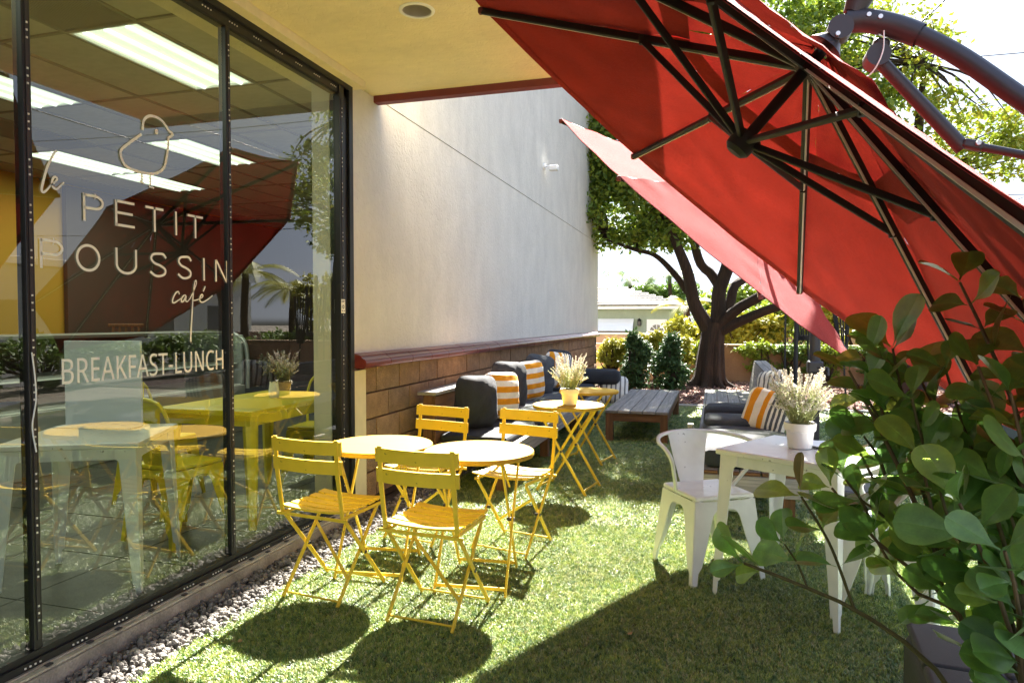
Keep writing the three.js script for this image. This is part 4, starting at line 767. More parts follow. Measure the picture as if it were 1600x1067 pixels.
// ------------------------------------------------------------------ red cantilever umbrellas
function makeUmbrella(label, hub, th, ph, roll, drop, Lh, frac, base, armPts, extra, R = 1.5) {
  const o = thing('cantilever_umbrella', label, 'umbrella', base, 0, 'tilted red cantilever umbrellas');
  const B = V(...base), H = V(...hub).sub(B);
  const a = V(Math.sin(th) * Math.cos(ph), Math.cos(th), Math.sin(th) * Math.sin(ph)), u = a.clone().cross(V(0, 0, 1)).normalize(), w = a.clone().cross(u);
  const dir = k => { const t = roll + k * Math.PI / 4; return u.clone().multiplyScalar(R * Math.cos(t)).addScaledVector(w, R * Math.sin(t)).addScaledVector(a, -drop); };
  const sheet = (k, r0, r1, lift) => {
    const d0 = dir(k), d1 = dir(k + 1), nr = 22, nt = 8, pos = [], idx = [];
    for (let j = 0; j <= nr; j++) for (let i = 0; i <= nt; i++) {
      const r = r0 + (r1 - r0) * j / nr, t = i / nt, p = d0.clone().lerp(d1, t).multiplyScalar(r * (1 - 0.012 * Math.sin(Math.PI * t) * (r > 0.9 ? (r - 0.9) * 10 : 0)));
      p.addScaledVector(a, lift - 0.012 * Math.sin(Math.PI * t) * r + 0.006 * noise.noise(r * 5 + k * 3, t * 4, k) + (r0 < 0.1 ? 0.010 * noise.noise(r * 16 + k * 5, t * 7, 3) : 0) + 0.004 * Math.sin(r * 40) * Math.pow(Math.abs(2 * t - 1), 6)).add(H); pos.push(p.x, p.y, p.z);
    }
    for (let j = 0; j < nr; j++) for (let i = 0; i < nt; i++) { const p = j * (nt + 1) + i; idx.push(p, p + 1, p + nt + 2, p, p + nt + 2, p + nt + 1); }
    const g = new THREE.BufferGeometry(); g.setAttribute('position', new THREE.Float32BufferAttribute(pos, 3)); g.setIndex(idx); g.computeVertexNormals(); return g;
  };
  for (let k = 0; k < 8; k++) {
    const pn = obj('canopy_panel', sheet(k, 0.30, 1.0, 0), M.red, o);
    const e0 = dir(k).add(H), e1 = dir(k + 1).add(H);
    obj('hem', sheet(k, 0.966, 1.001, -0.004), M.red, pn);
    obj('vent_panel', sheet(k, 0.02, 0.385, 0.035), M.red, o);
    const d = dir(k), s = d.clone().cross(a).normalize(), dn = a.clone().multiplyScalar(-1);
    const p0 = H.clone().addScaledVector(a, -0.03), p1 = H.clone().add(d.clone().multiplyScalar(0.992)).addScaledVector(a, -0.016);
    const rib = obj('rib', bar(p0, p1, 0.019, 0.030, s), M.blackMetal, o);
    obj('rib_highlight', bar(p0.clone().addScaledVector(s, 0.0125).addScaledVector(a, -0.012), p1.clone().addScaledVector(s, 0.0125).addScaledVector(a, -0.008), 0.0035, 0.008, s), M.ribHighlight, rib);  // added pale bar, imitates the bright highlight running along the black rib
    obj('rib_tip', rbx(0.03, 0.03, 0.03, 0.008, p1.x, p1.y, p1.z), M.maroon, rib);
    const low = H.clone().addScaledVector(a, -Lh), at = H.clone().add(d.clone().multiplyScalar(frac)).addScaledVector(a, -0.03);
    const st = obj('strut', bar(low, at, 0.018, 0.024, s), M.blackMetal, o);
    obj('strut_joint', rbx(0.022, 0.035, 0.022, 0.004, at.x, at.y, at.z), M.blackMetal, st);
  }
  obj('centre_post', rod(H.clone().addScaledVector(a, -Lh), H.clone().addScaledVector(a, 0.10), 0.019, 0.019, 12), M.blackMetal, o);
  obj('runner', [rod(H.clone().addScaledVector(a, -Lh - 0.03), H.clone().addScaledVector(a, -Lh + 0.03), 0.045, 0.05, 20), rod(H.clone().addScaledVector(a, -Lh - 0.045), H.clone().addScaledVector(a, -Lh - 0.03), 0.03, 0.045, 20)], M.blackMetal, o);
  obj('top_hub', rod(H.clone().addScaledVector(a, -0.055), H.clone().addScaledVector(a, -0.01), 0.05, 0.05, 20), M.blackMetal, o);
  obj('top_cap', rod(H.clone().addScaledVector(a, 0.045), H.clone().addScaledVector(a, 0.075), 0.06, 0.035, 20), M.gunmetal, o);
  const L = p => V(...p).sub(B);
  obj('arm', pipe(armPts.map(L), 0.029, 60, 12), M.gunmetal, o);
  extra(o, L, H, a);
  obj('base_plate', [rbx(0.9, 0.05, 0.12, 0.01, 0, 0.03, 0), rbx(0.12, 0.05, 0.9, 0.01, 0, 0.033, 0), new THREE.CylinderGeometry(0.08, 0.1, 0.1, 20).translate(0, 0.1, 0)], M.gunmetal, o);
  return o;
}
makeUmbrella('large red umbrella overhead, seen from below with black ribs', [0.305, 2.255, -2.456], 0.719, 0.014, 2.764, 0.455, 0.335, 0.42, [1.62, 0, -1.75],
  [[0.36, 2.345, -2.45], [0.42, 2.365, -2.452], [0.52, 2.335, -2.44], [0.667, 2.225, -2.394], [0.83, 2.03, -2.30], [1.15, 1.62, -2.1], [1.45, 1.0, -1.88], [1.60, 0.4, -1.77], [1.62, 0.1, -1.75]],
  (o, L, H, a) => {
    obj('arm_sleeve', pipe([[0.395, 2.362, -2.452], [0.45, 2.358, -2.448], [0.53, 2.328, -2.438], [0.60, 2.283, -2.42]].map(L), 0.036, 16, 14), M.gunmetal, o);
    obj('knob', [rod(L([0.415, 2.385, -2.452]), L([0.445, 2.455, -2.452]), 0.03, 0.045, 18), new THREE.SphereGeometry(0.048, 18, 12).scale(1.25, 0.75, 1).translate(...L([0.45, 2.462, -2.452]).toArray())], M.gunmetal, o);
    obj('tilt_link', [bar(L([0.345, 2.29, -2.44]), L([0.385, 2.355, -2.45]), 0.045, 0.05), new THREE.CylinderGeometry(0.038, 0.038, 0.06, 20).rotateX(Math.PI / 2).translate(...L([0.375, 2.335, -2.44]).toArray())], M.gunmetal, o);
    const j = L([0.49, 2.245, -2.47]);
    obj('strut_clamp', [new THREE.CylinderGeometry(0.036, 0.036, 0.07, 20).rotateX(Math.PI / 2).translate(j.x, j.y, j.z), bar(L([0.505, 2.30, -2.455]), j, 0.05, 0.05)], M.gunmetal, o);
    obj('support_strut', rod(j, L([0.742, 1.94, -2.48]), 0.021, 0.023, 12), M.gunmetal, o);
    obj('link_arm', [bar(L([0.735, 1.955, -2.47]), L([0.79, 1.935, -2.46]), 0.035, 0.03), rod(L([0.78, 1.938, -2.46]), L([0.92, 1.885, -2.42]), 0.013), rbx(0.06, 0.05, 0.04, 0.012, ...L([0.93, 1.88, -2.42]).toArray())], M.gunmetal, o);
    obj('bolt', [[0.487, 2.35, -2.41], [0.455, 2.362, -2.414], [0.365, 2.31, -2.405], [0.77, 1.945, -2.44]].map(p => new THREE.CylinderGeometry(0.007, 0.007, 0.012, 10).rotateX(Math.PI / 2).translate(...L(p).toArray())), S([0.7, 0.7, 0.7], 0.3, { metalness: 0.7 }), o);
    obj('cord', pipe([[0.50, 2.31, -2.42], [0.495, 2.24, -2.41], [0.465, 2.18, -2.42], [0.42, 2.16, -2.44]].map(L), 0.0022, 24, 6), M.vinyl, o);
  });
makeUmbrella('farther red umbrella, its sunlit pink edge showing below the large one', [0.215, 2.352, -5.396], 0.735, 0.192, 3.554, 0.414, 0.40, 0.42, [0.93, 0, -7.2],
  [[0.28, 2.43, -5.39], [0.35, 2.48, -5.41], [0.48, 2.45, -5.70], [0.70, 2.35, -6.2], [0.88, 2.1, -6.75], [0.93, 1.7, -7.15], [0.93, 1.0, -7.2], [0.93, 0.1, -7.2]],
  (o, L) => { obj('mast', rod(L([0.93, 0.02, -7.2]), L([0.93, 1.8, -7.2]), 0.05, 0.05, 16), M.gunmetal, o); obj('crank', [rod(L([0.93, 0.95, -7.15]), L([1.03, 0.95, -7.08]), 0.012), rod(L([1.03, 0.95, -7.08]), L([1.03, 0.88, -7.06]), 0.014), rbx(0.14, 0.12, 0.14, 0.02, ...L([0.93, 0.95, -7.2]).toArray())], M.gunmetal, o); }, 1.425);
// metal rods hanging in a ring below the far umbrella
{
  const hang = (label, x, y, z, n, r0, r1, len, tilt) => {
    const o = thing('rod_cage', label, 'garden ornament', [x, y, z]); o.rotation.z = tilt;
    for (let i = 0; i < n; i++) { const t = i / n * 6.283, c = Math.cos(t), s = Math.sin(t); obj('rod', rod(V(c * r0, 0, s * r0), V(c * r1, len, s * r1), 0.011, 0.011, 6), M.blackMetal, o); }
    obj('ring', [new THREE.CylinderGeometry(r0 + 0.014, r0 + 0.008, 0.06, 20).translate(0, 0, 0)], M.blackMetal, o); obj('pole', rod(V(0, -y, 0), V(0, 0.02, 0), 0.012), M.blackMetal, o);
  };
  hang('black metal cage of thin rods on a pole under the far umbrella', 1.15, 1.18, -9.6, 12, 0.12, 0.16, 0.75, 0.05);
  hang('second black rod cage beside the mast of the far umbrella', 1.62, 1.05, -9.9, 8, 0.05, 0.13, 0.75, 0.06);
  for (const [x, l] of [[0.86, 'thin black pole left of the rod cages'], [0.99, 'thicker black pole left of the rod cages']]) {
    const p = thing('garden_pole', l, 'pole', [x, 0, -9.4]); obj('shaft', rod(V(0, 0, 0), V(0, 2.1, 0), x < 0.9 ? 0.012 : 0.026, x < 0.9 ? 0.012 : 0.026, 10), M.blackMetal, p); obj('foot', new THREE.CylinderGeometry(0.1, 0.12, 0.04, 16).translate(0, 0.02, 0), M.blackMetal, p);
  }
}
// ------------------------------------------------------------------ foliage
function leafQuads(list, sizeFn, q, droop = 0.3) {              // rhombic leaves, list = points
  const pos = new Float32Array(list.length * 18); let k = 0; const n = V(0, 0, 0), t = V(0, 0, 0), s = V(0, 0, 0);
  for (const p of list) {
    n.set(q() - 0.5, q() - 0.1, q() - 0.5).normalize(); t.set(q() - 0.5, q() - 0.5 - droop, q() - 0.5); t.addScaledVector(n, -t.dot(n)).normalize(); s.crossVectors(n, t);
    const L = sizeFn(), W = L * 0.29, c = n.clone().multiplyScalar(L * 0.1);
    const A = [p.x, p.y, p.z], Bb = [p.x + t.x * L * 0.5 + s.x * W - c.x, p.y + t.y * L * 0.5 + s.y * W - c.y, p.z + t.z * L * 0.5 + s.z * W - c.z], C = [p.x + t.x * L, p.y + t.y * L, p.z + t.z * L], D = [p.x + t.x * L * 0.5 - s.x * W - c.x, p.y + t.y * L * 0.5 - s.y * W - c.y, p.z + t.z * L * 0.5 - s.z * W - c.z];
    for (const v of [A, Bb, C, A, C, D]) { pos[k++] = v[0]; pos[k++] = v[1]; pos[k++] = v[2]; }
  }
  const g = new THREE.BufferGeometry(); g.setAttribute('position', new THREE.BufferAttribute(pos, 3)); g.computeVertexNormals(); return g;
}
function clumps(q, blobs, per, leaves, spread) {                // blobs = [x,y,z,rx,ry,rz]
  const out = [], cores = [];
  for (const [x, y, z, rx, ry, rz, m = 1] of blobs) for (let i = 0; i < per * m; i++) {
    const a = q() * 6.283, c = q() * 2 - 1, r = Math.cbrt(0.25 + 0.75 * q()), h = Math.sqrt(1 - c * c);
    const C = V(x + rx * r * h * Math.cos(a), y + ry * r * c, z + rz * r * h * Math.sin(a)); cores.push(C);
    for (let k = 0; k < leaves; k++) { const b = q() * 6.283, d = q() * 2 - 1, e = Math.sqrt(1 - d * d), rad = spread * Math.pow(q(), 0.6) * (0.6 + 0.8 * q()); out.push(V(C.x + rad * e * Math.cos(b), C.y + rad * d * 0.7, C.z + rad * e * Math.sin(b))); }
  }
  return [out, cores];
}
const leafM = (c, t = 0.42) => P(c, 0.6, { transmission: t, thickness: 0, specularIntensity: 0.4 });
M.leafA = leafM([0.27, 0.34, 0.035], 0.5); M.leafB = leafM([0.14, 0.22, 0.035], 0.45); M.leafC = leafM([0.34, 0.33, 0.035]); M.leafDark = leafM([0.05, 0.10, 0.028], 0.3);
M.bark = S([0.27, 0.20, 0.15], 0.95, { map: T.bark, bumpMap: T.gritB, bumpScale: 0.02 });
const Vs = a => a.map(p => V(...p));
function twigs(cores, from, q, every = 3) { const g = []; cores.forEach((c, i) => { if (i % every) return; let best = from[0], bd = 1e9; for (const f of from) { const d = f.distanceTo(c); if (d < bd) { bd = d; best = f; } } const m = best.clone().lerp(c, 0.5).add(V((q() - 0.5) * 0.3, 0.1 + q() * 0.15, (q() - 0.5) * 0.3)); g.push(taper([best, m, c], [0.03, 0.018, 0.006], 6, 5)); }); return g; }
{
  const q = mulberry(77);
  const t = thing('shade_tree', 'large spreading shade tree with a forked trunk beyond the turf', 'tree', [0, 0, 0]);
  const tr = obj('trunk', [taper(Vs([[-0.12, -0.05, -15], [-0.11, 0.5, -15], [-0.08, 0.95, -15], [-0.02, 1.36, -15]]), [0.33, 0.26, 0.23, 0.22], 14, 14),
    ...[0.1, 0.95, 1.8, 2.6, 3.5, 4.4, 5.4].map(a => taper([V(-0.12 + 0.62 * Math.cos(a), -0.04, -15 + 0.62 * Math.sin(a)), V(-0.12 + 0.30 * Math.cos(a), 0.12, -15 + 0.30 * Math.sin(a)), V(-0.1 + 0.21 * Math.cos(a), 0.6, -15 + 0.21 * Math.sin(a)), V(-0.05 + 0.17 * Math.cos(a), 1.2, -15 + 0.17 * Math.sin(a))], [0.04, 0.09, 0.085, 0.07], 10, 8))], M.bark, t, { grain: 'y' });
  const limbs = [
    [[[-0.05, 1.1, -15], [-0.25, 1.42, -14.95], [-0.43, 1.75, -14.88], [-0.51, 2.16, -14.76], [-0.57, 2.43, -14.64], [-0.80, 3.02, -14.5], [-1.0, 3.55, -14.4], [-1.3, 4.6, -14.2]], [0.18, 0.145, 0.125, 0.11, 0.09, 0.07, 0.05, 0.025]],
    [[[-0.56, 2.0, -14.9], [-0.85, 2.4, -14.9], [-1.25, 2.79, -14.8], [-1.62, 2.89, -14.6], [-2.2, 3.1, -14.4]], [0.08, 0.065, 0.05, 0.04, 0.02]],
    [[[0.03, 1.15, -15], [0.06, 1.6, -15.05], [0.06, 2.0, -15.1], [0.22, 2.5, -15.2], [0.33, 3.07, -15.3], [0.30, 3.7, -15.4], [0.5, 5.2, -15.5]], [0.18, 0.15, 0.14, 0.12, 0.10, 0.08, 0.04]],
    [[[0.09, 2.1, -15.15], [-0.12, 2.42, -15.2], [-0.29, 2.57, -15.2], [-0.45, 3.08, -15.2], [-0.51, 3.65, -15.2], [-0.7, 4.8, -15.3]], [0.11, 0.10, 0.09, 0.07, 0.055, 0.03]],
    [[[0.05, 1.25, -15], [0.26, 1.48, -14.85], [0.46, 1.66, -14.7], [0.8, 1.86, -14.4], [1.16, 2.1, -14.1], [2.0, 3.0, -13.8]], [0.13, 0.11, 0.10, 0.08, 0.065, 0.03]],
    [[[0.05, 1.15, -15], [0.35, 1.32, -14.85], [0.62, 1.45, -14.7], [1.04, 1.63, -14.4], [1.54, 1.8, -14.1], [2.6, 2.5, -13.6]], [0.12, 0.10, 0.09, 0.075, 0.06, 0.03]],
    [[[0.12, 1.4, -15.05], [0.3, 1.8, -15.2], [0.37, 2.12, -15.3], [0.64, 2.36, -15.6], [0.92, 3.0, -15.9], [1.6, 4.4, -16.2]], [0.12, 0.1, 0.09, 0.075, 0.06, 0.03]],
  ];
  for (const [p, r] of limbs) obj('limb', taper(Vs(p), r, 22, 9), M.bark, t, { grain: 'y' });
  const ends = []; for (const [p] of limbs) ends.push(V(...p[p.length - 1]), V(...p[p.length - 2]));
  const blobs = [[-2.0, 3.75, -14.6, 0.95, 0.75, 1.0], [-2.3, 4.9, -14.8, 0.9, 0.9, 1.2], [-1.2, 4.3, -14.3, 1.0, 0.7, 1.1], [-0.6, 5.3, -14.6, 1.3, 1.0, 1.5], [-1.7, 6.0, -14.9, 1.2, 0.9, 1.3], [0.4, 6.2, -15, 1.6, 1.0, 1.6], [0.6, 4.7, -14.6, 1.1, 0.7, 1.2], [1.9, 5.4, -14.5, 1.3, 0.9, 1.4], [1.7, 3.9, -13.8, 0.9, 0.6, 0.9], [2.7, 3.4, -13.6, 0.8, 0.6, 0.9], [0.6, 7.4, -15, 1.5, 0.8, 1.5], [-1.1, 7.1, -15, 1.3, 0.7, 1.3], [1.9, 6.8, -14.8, 1.1, 0.8, 1.2], [-2.5, 5.8, -14.5, 0.7, 0.8, 0.9], [-2.7, 4.5, -14.5, 0.5, 0.6, 0.7], [-1.1, 3.3, -14.9, 0.7, 0.35, 0.7, 0.6]];
  const [pts, cores] = clumps(q, blobs, 74, 44, 0.34);
  obj('twigs', twigs(cores, ends, q, 5), M.bark, t);
  const A = [], Bq = []; pts.forEach((p, i) => (i % 44 < 22 ? A : Bq).push(p));
  obj('crown', leafQuads(A, () => 0.10 + 0.07 * q(), q), M.leafA, t); obj('crown', leafQuads(Bq, () => 0.10 + 0.07 * q(), q), M.leafB, t);
}
function simpleTree(label, x, z, h, blobs, mats, per, leaves, spread, size, seed) {
  const q = mulberry(seed), t = thing('leafy_tree', label, 'tree', [x, 0, z]);
  obj('trunk', taper([V(0, -0.05, 0), V(0.1, h * 0.3, 0), V(-0.05, h * 0.6, 0.1), V(0.1, h, 0)], [0.24, 0.17, 0.12, 0.04], 14, 9), M.bark, t);
  const from = [V(0.1, h * 0.3, 0), V(-0.05, h * 0.6, 0.1), V(0.1, h, 0)];
  const [pts, cores] = clumps(q, blobs, per, leaves, spread);
  obj('limb', twigs(cores, from, q, 4), M.bark, t);
  const A = [], Bq = []; pts.forEach((p, i) => (i % 3 ? A : Bq).push(p));
  obj('crown', leafQuads(A, () => size * (0.8 + 0.5 * q()), q), mats[0], t); obj('crown', leafQuads(Bq, () => size * (0.8 + 0.5 * q()), q), mats[1], t);
}
simpleTree('leafy tree showing above the large red umbrella at upper right', 3.6, -14.6, 6.2, [[-1.9, 6.7, 0, 0.9, 0.8, 1], [-1.2, 5.9, 0.2, 0.9, 0.7, 1], [-1.0, 7.0, 0, 1.0, 0.7, 1], [-0.3, 5.5, 0.3, 0.9, 0.6, 1], [-0.1, 6.4, 0, 0.7, 0.5, 0.9], [0.35, 5.0, 0.4, 0.7, 0.5, 0.9], [0.9, 4.9, 0.2, 0.7, 0.45, 0.8], [1.3, 4.3, 0.2, 0.6, 0.35, 0.8], [0.3, 4.1, 0.3, 0.8, 0.5, 0.9], [1.7, 4.55, 0.1, 0.35, 0.25, 0.4, 0.6]], [M.leafA, M.leafC], 21, 34, 0.27, 0.115, 91);
function bush(name, label, x, z, blobs, mat, per, leaves, spread, size, seed, group, y = 0) {
  const q = mulberry(seed), t = thing(name, label, 'shrub', [x, y, z], 0, group);
  const [pts, cores] = clumps(q, blobs, per, leaves, spread);
  obj('stems', twigs(cores, [V(0, -0.02, 0), V(0.04, 0.1, 0.03)], q, 3), M.bark, t);
  obj('foliage', leafQuads(pts, () => size * (0.7 + 0.6 * q()), q, 0.1), mat, t);
}
// two dark upright shrubs and sunlit hedge plants in front of the garden wall
bush('dark_shrub', 'dark upright shrub left of the trunk, nearer the building', -1.50, -13.75, [[0, 0.40, 0, 0.25, 0.36, 0.26], [0.06, 0.80, 0, 0.16, 0.2, 0.16], [-0.05, 1.0, 0.02, 0.07, 0.12, 0.07, 0.4]], M.leafDark, 34, 46, 0.14, 0.085, 31, 'dark upright shrubs in the mulch');
bush('dark_shrub', 'dark upright shrub between the coffee table and the trunk', -0.86, -13.95, [[0.02, 0.36, 0, 0.32, 0.34, 0.28], [-0.06, 0.70, 0, 0.2, 0.22, 0.2], [0.04, 0.96, 0, 0.08, 0.14, 0.08, 0.4]], M.leafDark, 34, 46, 0.14, 0.085, 32, 'dark upright shrubs in the mulch');
[[-2.25, 0.85, 'sunlit hedge plant against the building corner'], [-1.78, 0.9, 'sunlit hedge plant behind the left dark shrub'], [-1.28, 1.0, 'tallest sunlit hedge plant behind the dark shrubs'], [-0.82, 0.92, 'sunlit hedge plant left of the tree trunk']].forEach(([x, h, l], i) =>
  bush('hedge_plant', l, x, -15.35 + 0.1 * (i % 2), [[0, h * 0.72, 0, 0.30, 0.24, 0.25], [0.1, h, 0, 0.24, 0.16, 0.2], [-0.1, h * 0.5, 0, 0.22, 0.15, 0.2, 0.4]], M.leafC, 24, 36, 0.12, 0.085, 40 + i, 'sunlit hedge plants along the garden wall'));
[[0.9, 'creeper on the garden wall right of the trunk'], [1.6, 'creeper on the garden wall behind the rod cages'], [2.3, 'creeper on the garden wall farther right'], [3.2, 'creeper on the garden wall behind the mast'], [-0.35, 'creeper on the wall just left of the trunk']].forEach(([x, l], i) =>
  bush('wall_creeper', l, x, -16.15, [[0, 0.75, 0, 0.42, 0.14, 0.12], [0.1, 0.4, 0, 0.3, 0.25, 0.1, 0.6]], i % 2 ? M.leafB : M.leafA, 24, 30, 0.11, 0.085, 60 + i, 'creepers on the garden wall'));
// yellow-green planting beyond the wall
[[0.6, -19.5, 1.3, 1.2, 'yellow-green bush beyond the wall, seen through the fork of the tree'], [1.9, -20.5, 1.5, 1.3, 'yellow-green bush beyond the wall, right of the trunk'], [3.6, -20.0, 1.6, 1.4, 'yellow-green bush beyond the wall, behind the poles'], [-0.6, -22, 1.2, 1.0, 'yellow-green bush beside the green house'], [5.4, -20.5, 1.7, 1.8, 'yellow-green bush beyond the wall, behind the broad-leaved shrub'], [7.6, -21, 1.7, 2.2, 'tallest yellow-green bush at the right beyond the wall']].forEach(([x, z, r, h, l], i) =>
  bush('garden_bush', l, x, z, [[0, h * 0.55, 0, r * 0.6, h * 0.55, r * 0.5], [r * 0.4, h, 0, r * 0.5, h * 0.35, r * 0.4], [-r * 0.3, h * 1.15, 0.2, r * 0.4, h * 0.3, r * 0.4]], i % 3 === 1 ? M.leafA : M.leafC, 30, 40, 0.22, 0.17, 100 + i, 'bushes beyond the garden wall'));
function palm(label, x, z, h, n, len, mat, seed) {
  const q = mulberry(seed), t = thing('palm_tree', label, 'palm', [x, 0, z], 0, 'palm trees');
  obj('trunk', taper([V(0, -0.05, 0), V(0.08, h * 0.5, 0), V(0, h, 0)], [0.17, 0.13, 0.12], 10, 9), M.bark, t);
  for (let i = 0; i < n; i++) {
    const a = i / n * 6.283 * 2.4 + q() * 0.3, up = 0.2 + 0.8 * q(), L = len * (0.8 + 0.3 * q()), c = new THREE.QuadraticBezierCurve3(V(0, h, 0), V(Math.cos(a) * L * 0.5, h + up * L * 0.55, Math.sin(a) * L * 0.5), V(Math.cos(a) * L * 0.95, h + (up - 0.75) * L * 0.8, Math.sin(a) * L * 0.95));
    const pos = []; const s = V(-Math.sin(a), 0, Math.cos(a));
    for (let k = 2; k < 26; k++) { const f = k / 26, p = c.getPoint(f), d = c.getTangent(f), l = L * 0.30 * Math.sin(Math.PI * (0.15 + 0.8 * f)); for (const sd of [-1, 1]) { const e = p.clone().addScaledVector(s, sd * l * 0.8).addScaledVector(d, l * 0.55).add(V(0, -l * 0.35, 0)), w = d.clone().multiplyScalar(L * 0.016); pos.push(...p.clone().sub(w).toArray(), ...p.clone().add(w).toArray(), ...e.toArray()); } }
    const g = new THREE.BufferGeometry(); g.setAttribute('position', new THREE.Float32BufferAttribute(pos, 3)); g.computeVertexNormals();
    obj('frond', [prep(new THREE.TubeGeometry(c, 8, 0.012, 4)), g], mat, t);
  }
}
palm('small palm with an orange frond beside the green house', -1.0, -25, 1.9, 9, 1.4, M.leafC, 5);
palm('distant palm rising behind the white tiled roof, left', -5.6, -47, 4.1, 14, 2.2, M.leafB, 6);
palm('distant palm rising behind the white tiled roof, right', -2.9, -46, 4.3, 14, 2.2, M.leafB, 7);
bush('distant_tree', 'distant dark green tree behind the white tiled roof', -4.3, -50, [[0, 2.6, 0, 3.2, 1.2, 1.2], [1.8, 3.3, 0, 1.6, 0.8, 1], [-2, 3, 0, 1.5, 0.8, 1]], M.leafB, 40, 40, 0.5, 0.35, 130);
bush('distant_tree', 'distant green tree at the right behind the tree trunk', 3.5, -44, [[0, 2.2, 0, 4.2, 1.6, 1.2], [3, 2.8, 0, 3.2, 1.6, 1], [-2.6, 2.2, 0, 2.2, 1.2, 1]], M.leafA, 70, 40, 0.55, 0.35, 131);
// ------------------------------------------------------------------ garden walls
{
  const w = thing('garden_wall', 'low tan masonry wall behind the tree', 'wall', [0, 0, -16.45]);
  const tan = S([0.42, 0.24, 0.13], 0.9, { map: T.stuccoC, bumpMap: T.stucco, bumpScale: 0.006 });
  obj('wall_face', span(-6, 9, -0.02, 0.80, -0.1, 0.1), tan, w); 
  for (let i = 0; i < 12; i++) obj('coping', rspan(-6 + i * 1.25 + 0.003, -6 + (i + 1) * 1.25 - 0.003, 0.80, 0.86, -0.13, 0.13, 0.01), S([0.50, 0.34, 0.20], 0.85, { map: T.concrete }), w);
  const f = thing('boundary_wall', 'long pink boundary wall beyond the garden, across the lane', 'wall', [0, 0, -24]);
  obj('wall_face', span(-14, 14, -0.02, 0.90, -0.1, 0.1), S([0.55, 0.33, 0.22], 0.9, { map: T.stuccoC }), f);
  obj('coping', rspan(-14, 14, 0.90, 0.96, -0.14, 0.14, 0.01), S([0.62, 0.45, 0.34], 0.85), f);
}
// ------------------------------------------------------------------ house
{
  const h = thing('green_house', 'single-storey pale green house with a white tiled roof', 'house', [0, 0, -32]);
  const green = S([0.36, 0.44, 0.36], 0.9, { map: T.stuccoC });
  obj('wall', [span(-14, -2.0, -0.02, 1.98, -6, 0)], green, h);
  obj('fascia', rspan(-14.6, -1.25, 1.93, 2.10, -6.6, 0.6, 0.01), M.white, h);
  const rows = 9, A = V(-14.6, 2.1, 0.62), top = 3.15;
  const roofM = [S([0.42, 0.41, 0.39], 0.8, { map: T.concrete }), S([0.47, 0.46, 0.44], 0.8, { map: T.concrete })];
  const rf = obj('roof', (() => { const g = new THREE.BufferGeometry(); const p = [[-14.6, 2.1, 0.6], [-1.25, 2.1, 0.6], [-4.6, 3.1, -3], [-14.6, 3.1, -3], [-1.25, 2.1, -6.6]]; g.setAttribute('position', new THREE.Float32BufferAttribute([...p[0], ...p[1], ...p[2], ...p[0], ...p[2], ...p[3], ...p[1], ...p[4], ...p[2]], 3)); g.computeVertexNormals(); return g; })(), roofM[0], h);
  for (let i = 0; i < rows; i++) { const t = i / rows, t2 = (i + 1) / rows; const xe = -1.25 - 3.35 * t; obj('tile_course', bar(V(-14.6, 2.13 + t * 1.0, 0.6 - t * 3.6 - 0.12), V(xe, 2.13 + t * 1.0, 0.6 - t * 3.6 - 0.12), 0.36, 0.10, V(0, 0.12, -0.99)), roofM[i % 2], rf, { grain: 'x' }); }
  const d = obj('door', rspan(-3.03, -2.12, 0.0, 1.46, 0.002, 0.05, 0.006), M.white, h);
  const fan = new THREE.Shape(); fan.absarc(0, 0, 0.30, 0, Math.PI, false); fan.closePath();
  obj('fan_window', new THREE.ShapeGeometry(fan, 20).translate(-2.575, 0.92, 0.054), S([0.05, 0.06, 0.05], 0.2), d);
  obj('fan_bars', [...[45, 90, 135].map(a => bar(V(-2.575, 0.92, 0.058), V(-2.575 + 0.30 * Math.cos(a / 57.3), 0.92 + 0.30 * Math.sin(a / 57.3), 0.058), 0.03, 0.01)), bar(V(-2.9, 0.91, 0.058), V(-2.25, 0.91, 0.058), 0.03, 0.01)], M.white, d);
  const w = obj('window', rspan(-5.6, -3.75, 0.55, 1.35, 0.002, 0.03, 0.004), S([0.05, 0.06, 0.06], 0.2), h);
  const aw = []; for (let i = 0; i < 8; i++) aw.push(bar(V(-5.75, 1.45 - i * 0.07, 0.08 + i * 0.065), V(-3.62, 1.45 - i * 0.07, 0.08 + i * 0.065), 0.095, 0.02, V(0, 0.7, -0.7)));
  obj('awning', aw, S([0.72, 0.76, 0.80], 0.5), w);
  obj('wall_lamp', [rbx(0.16, 0.24, 0.16, 0.03, -3.36, 1.28, 0.12), new THREE.ConeGeometry(0.13, 0.12, 8).translate(-3.36, 1.46, 0.12)], M.black, h);
}
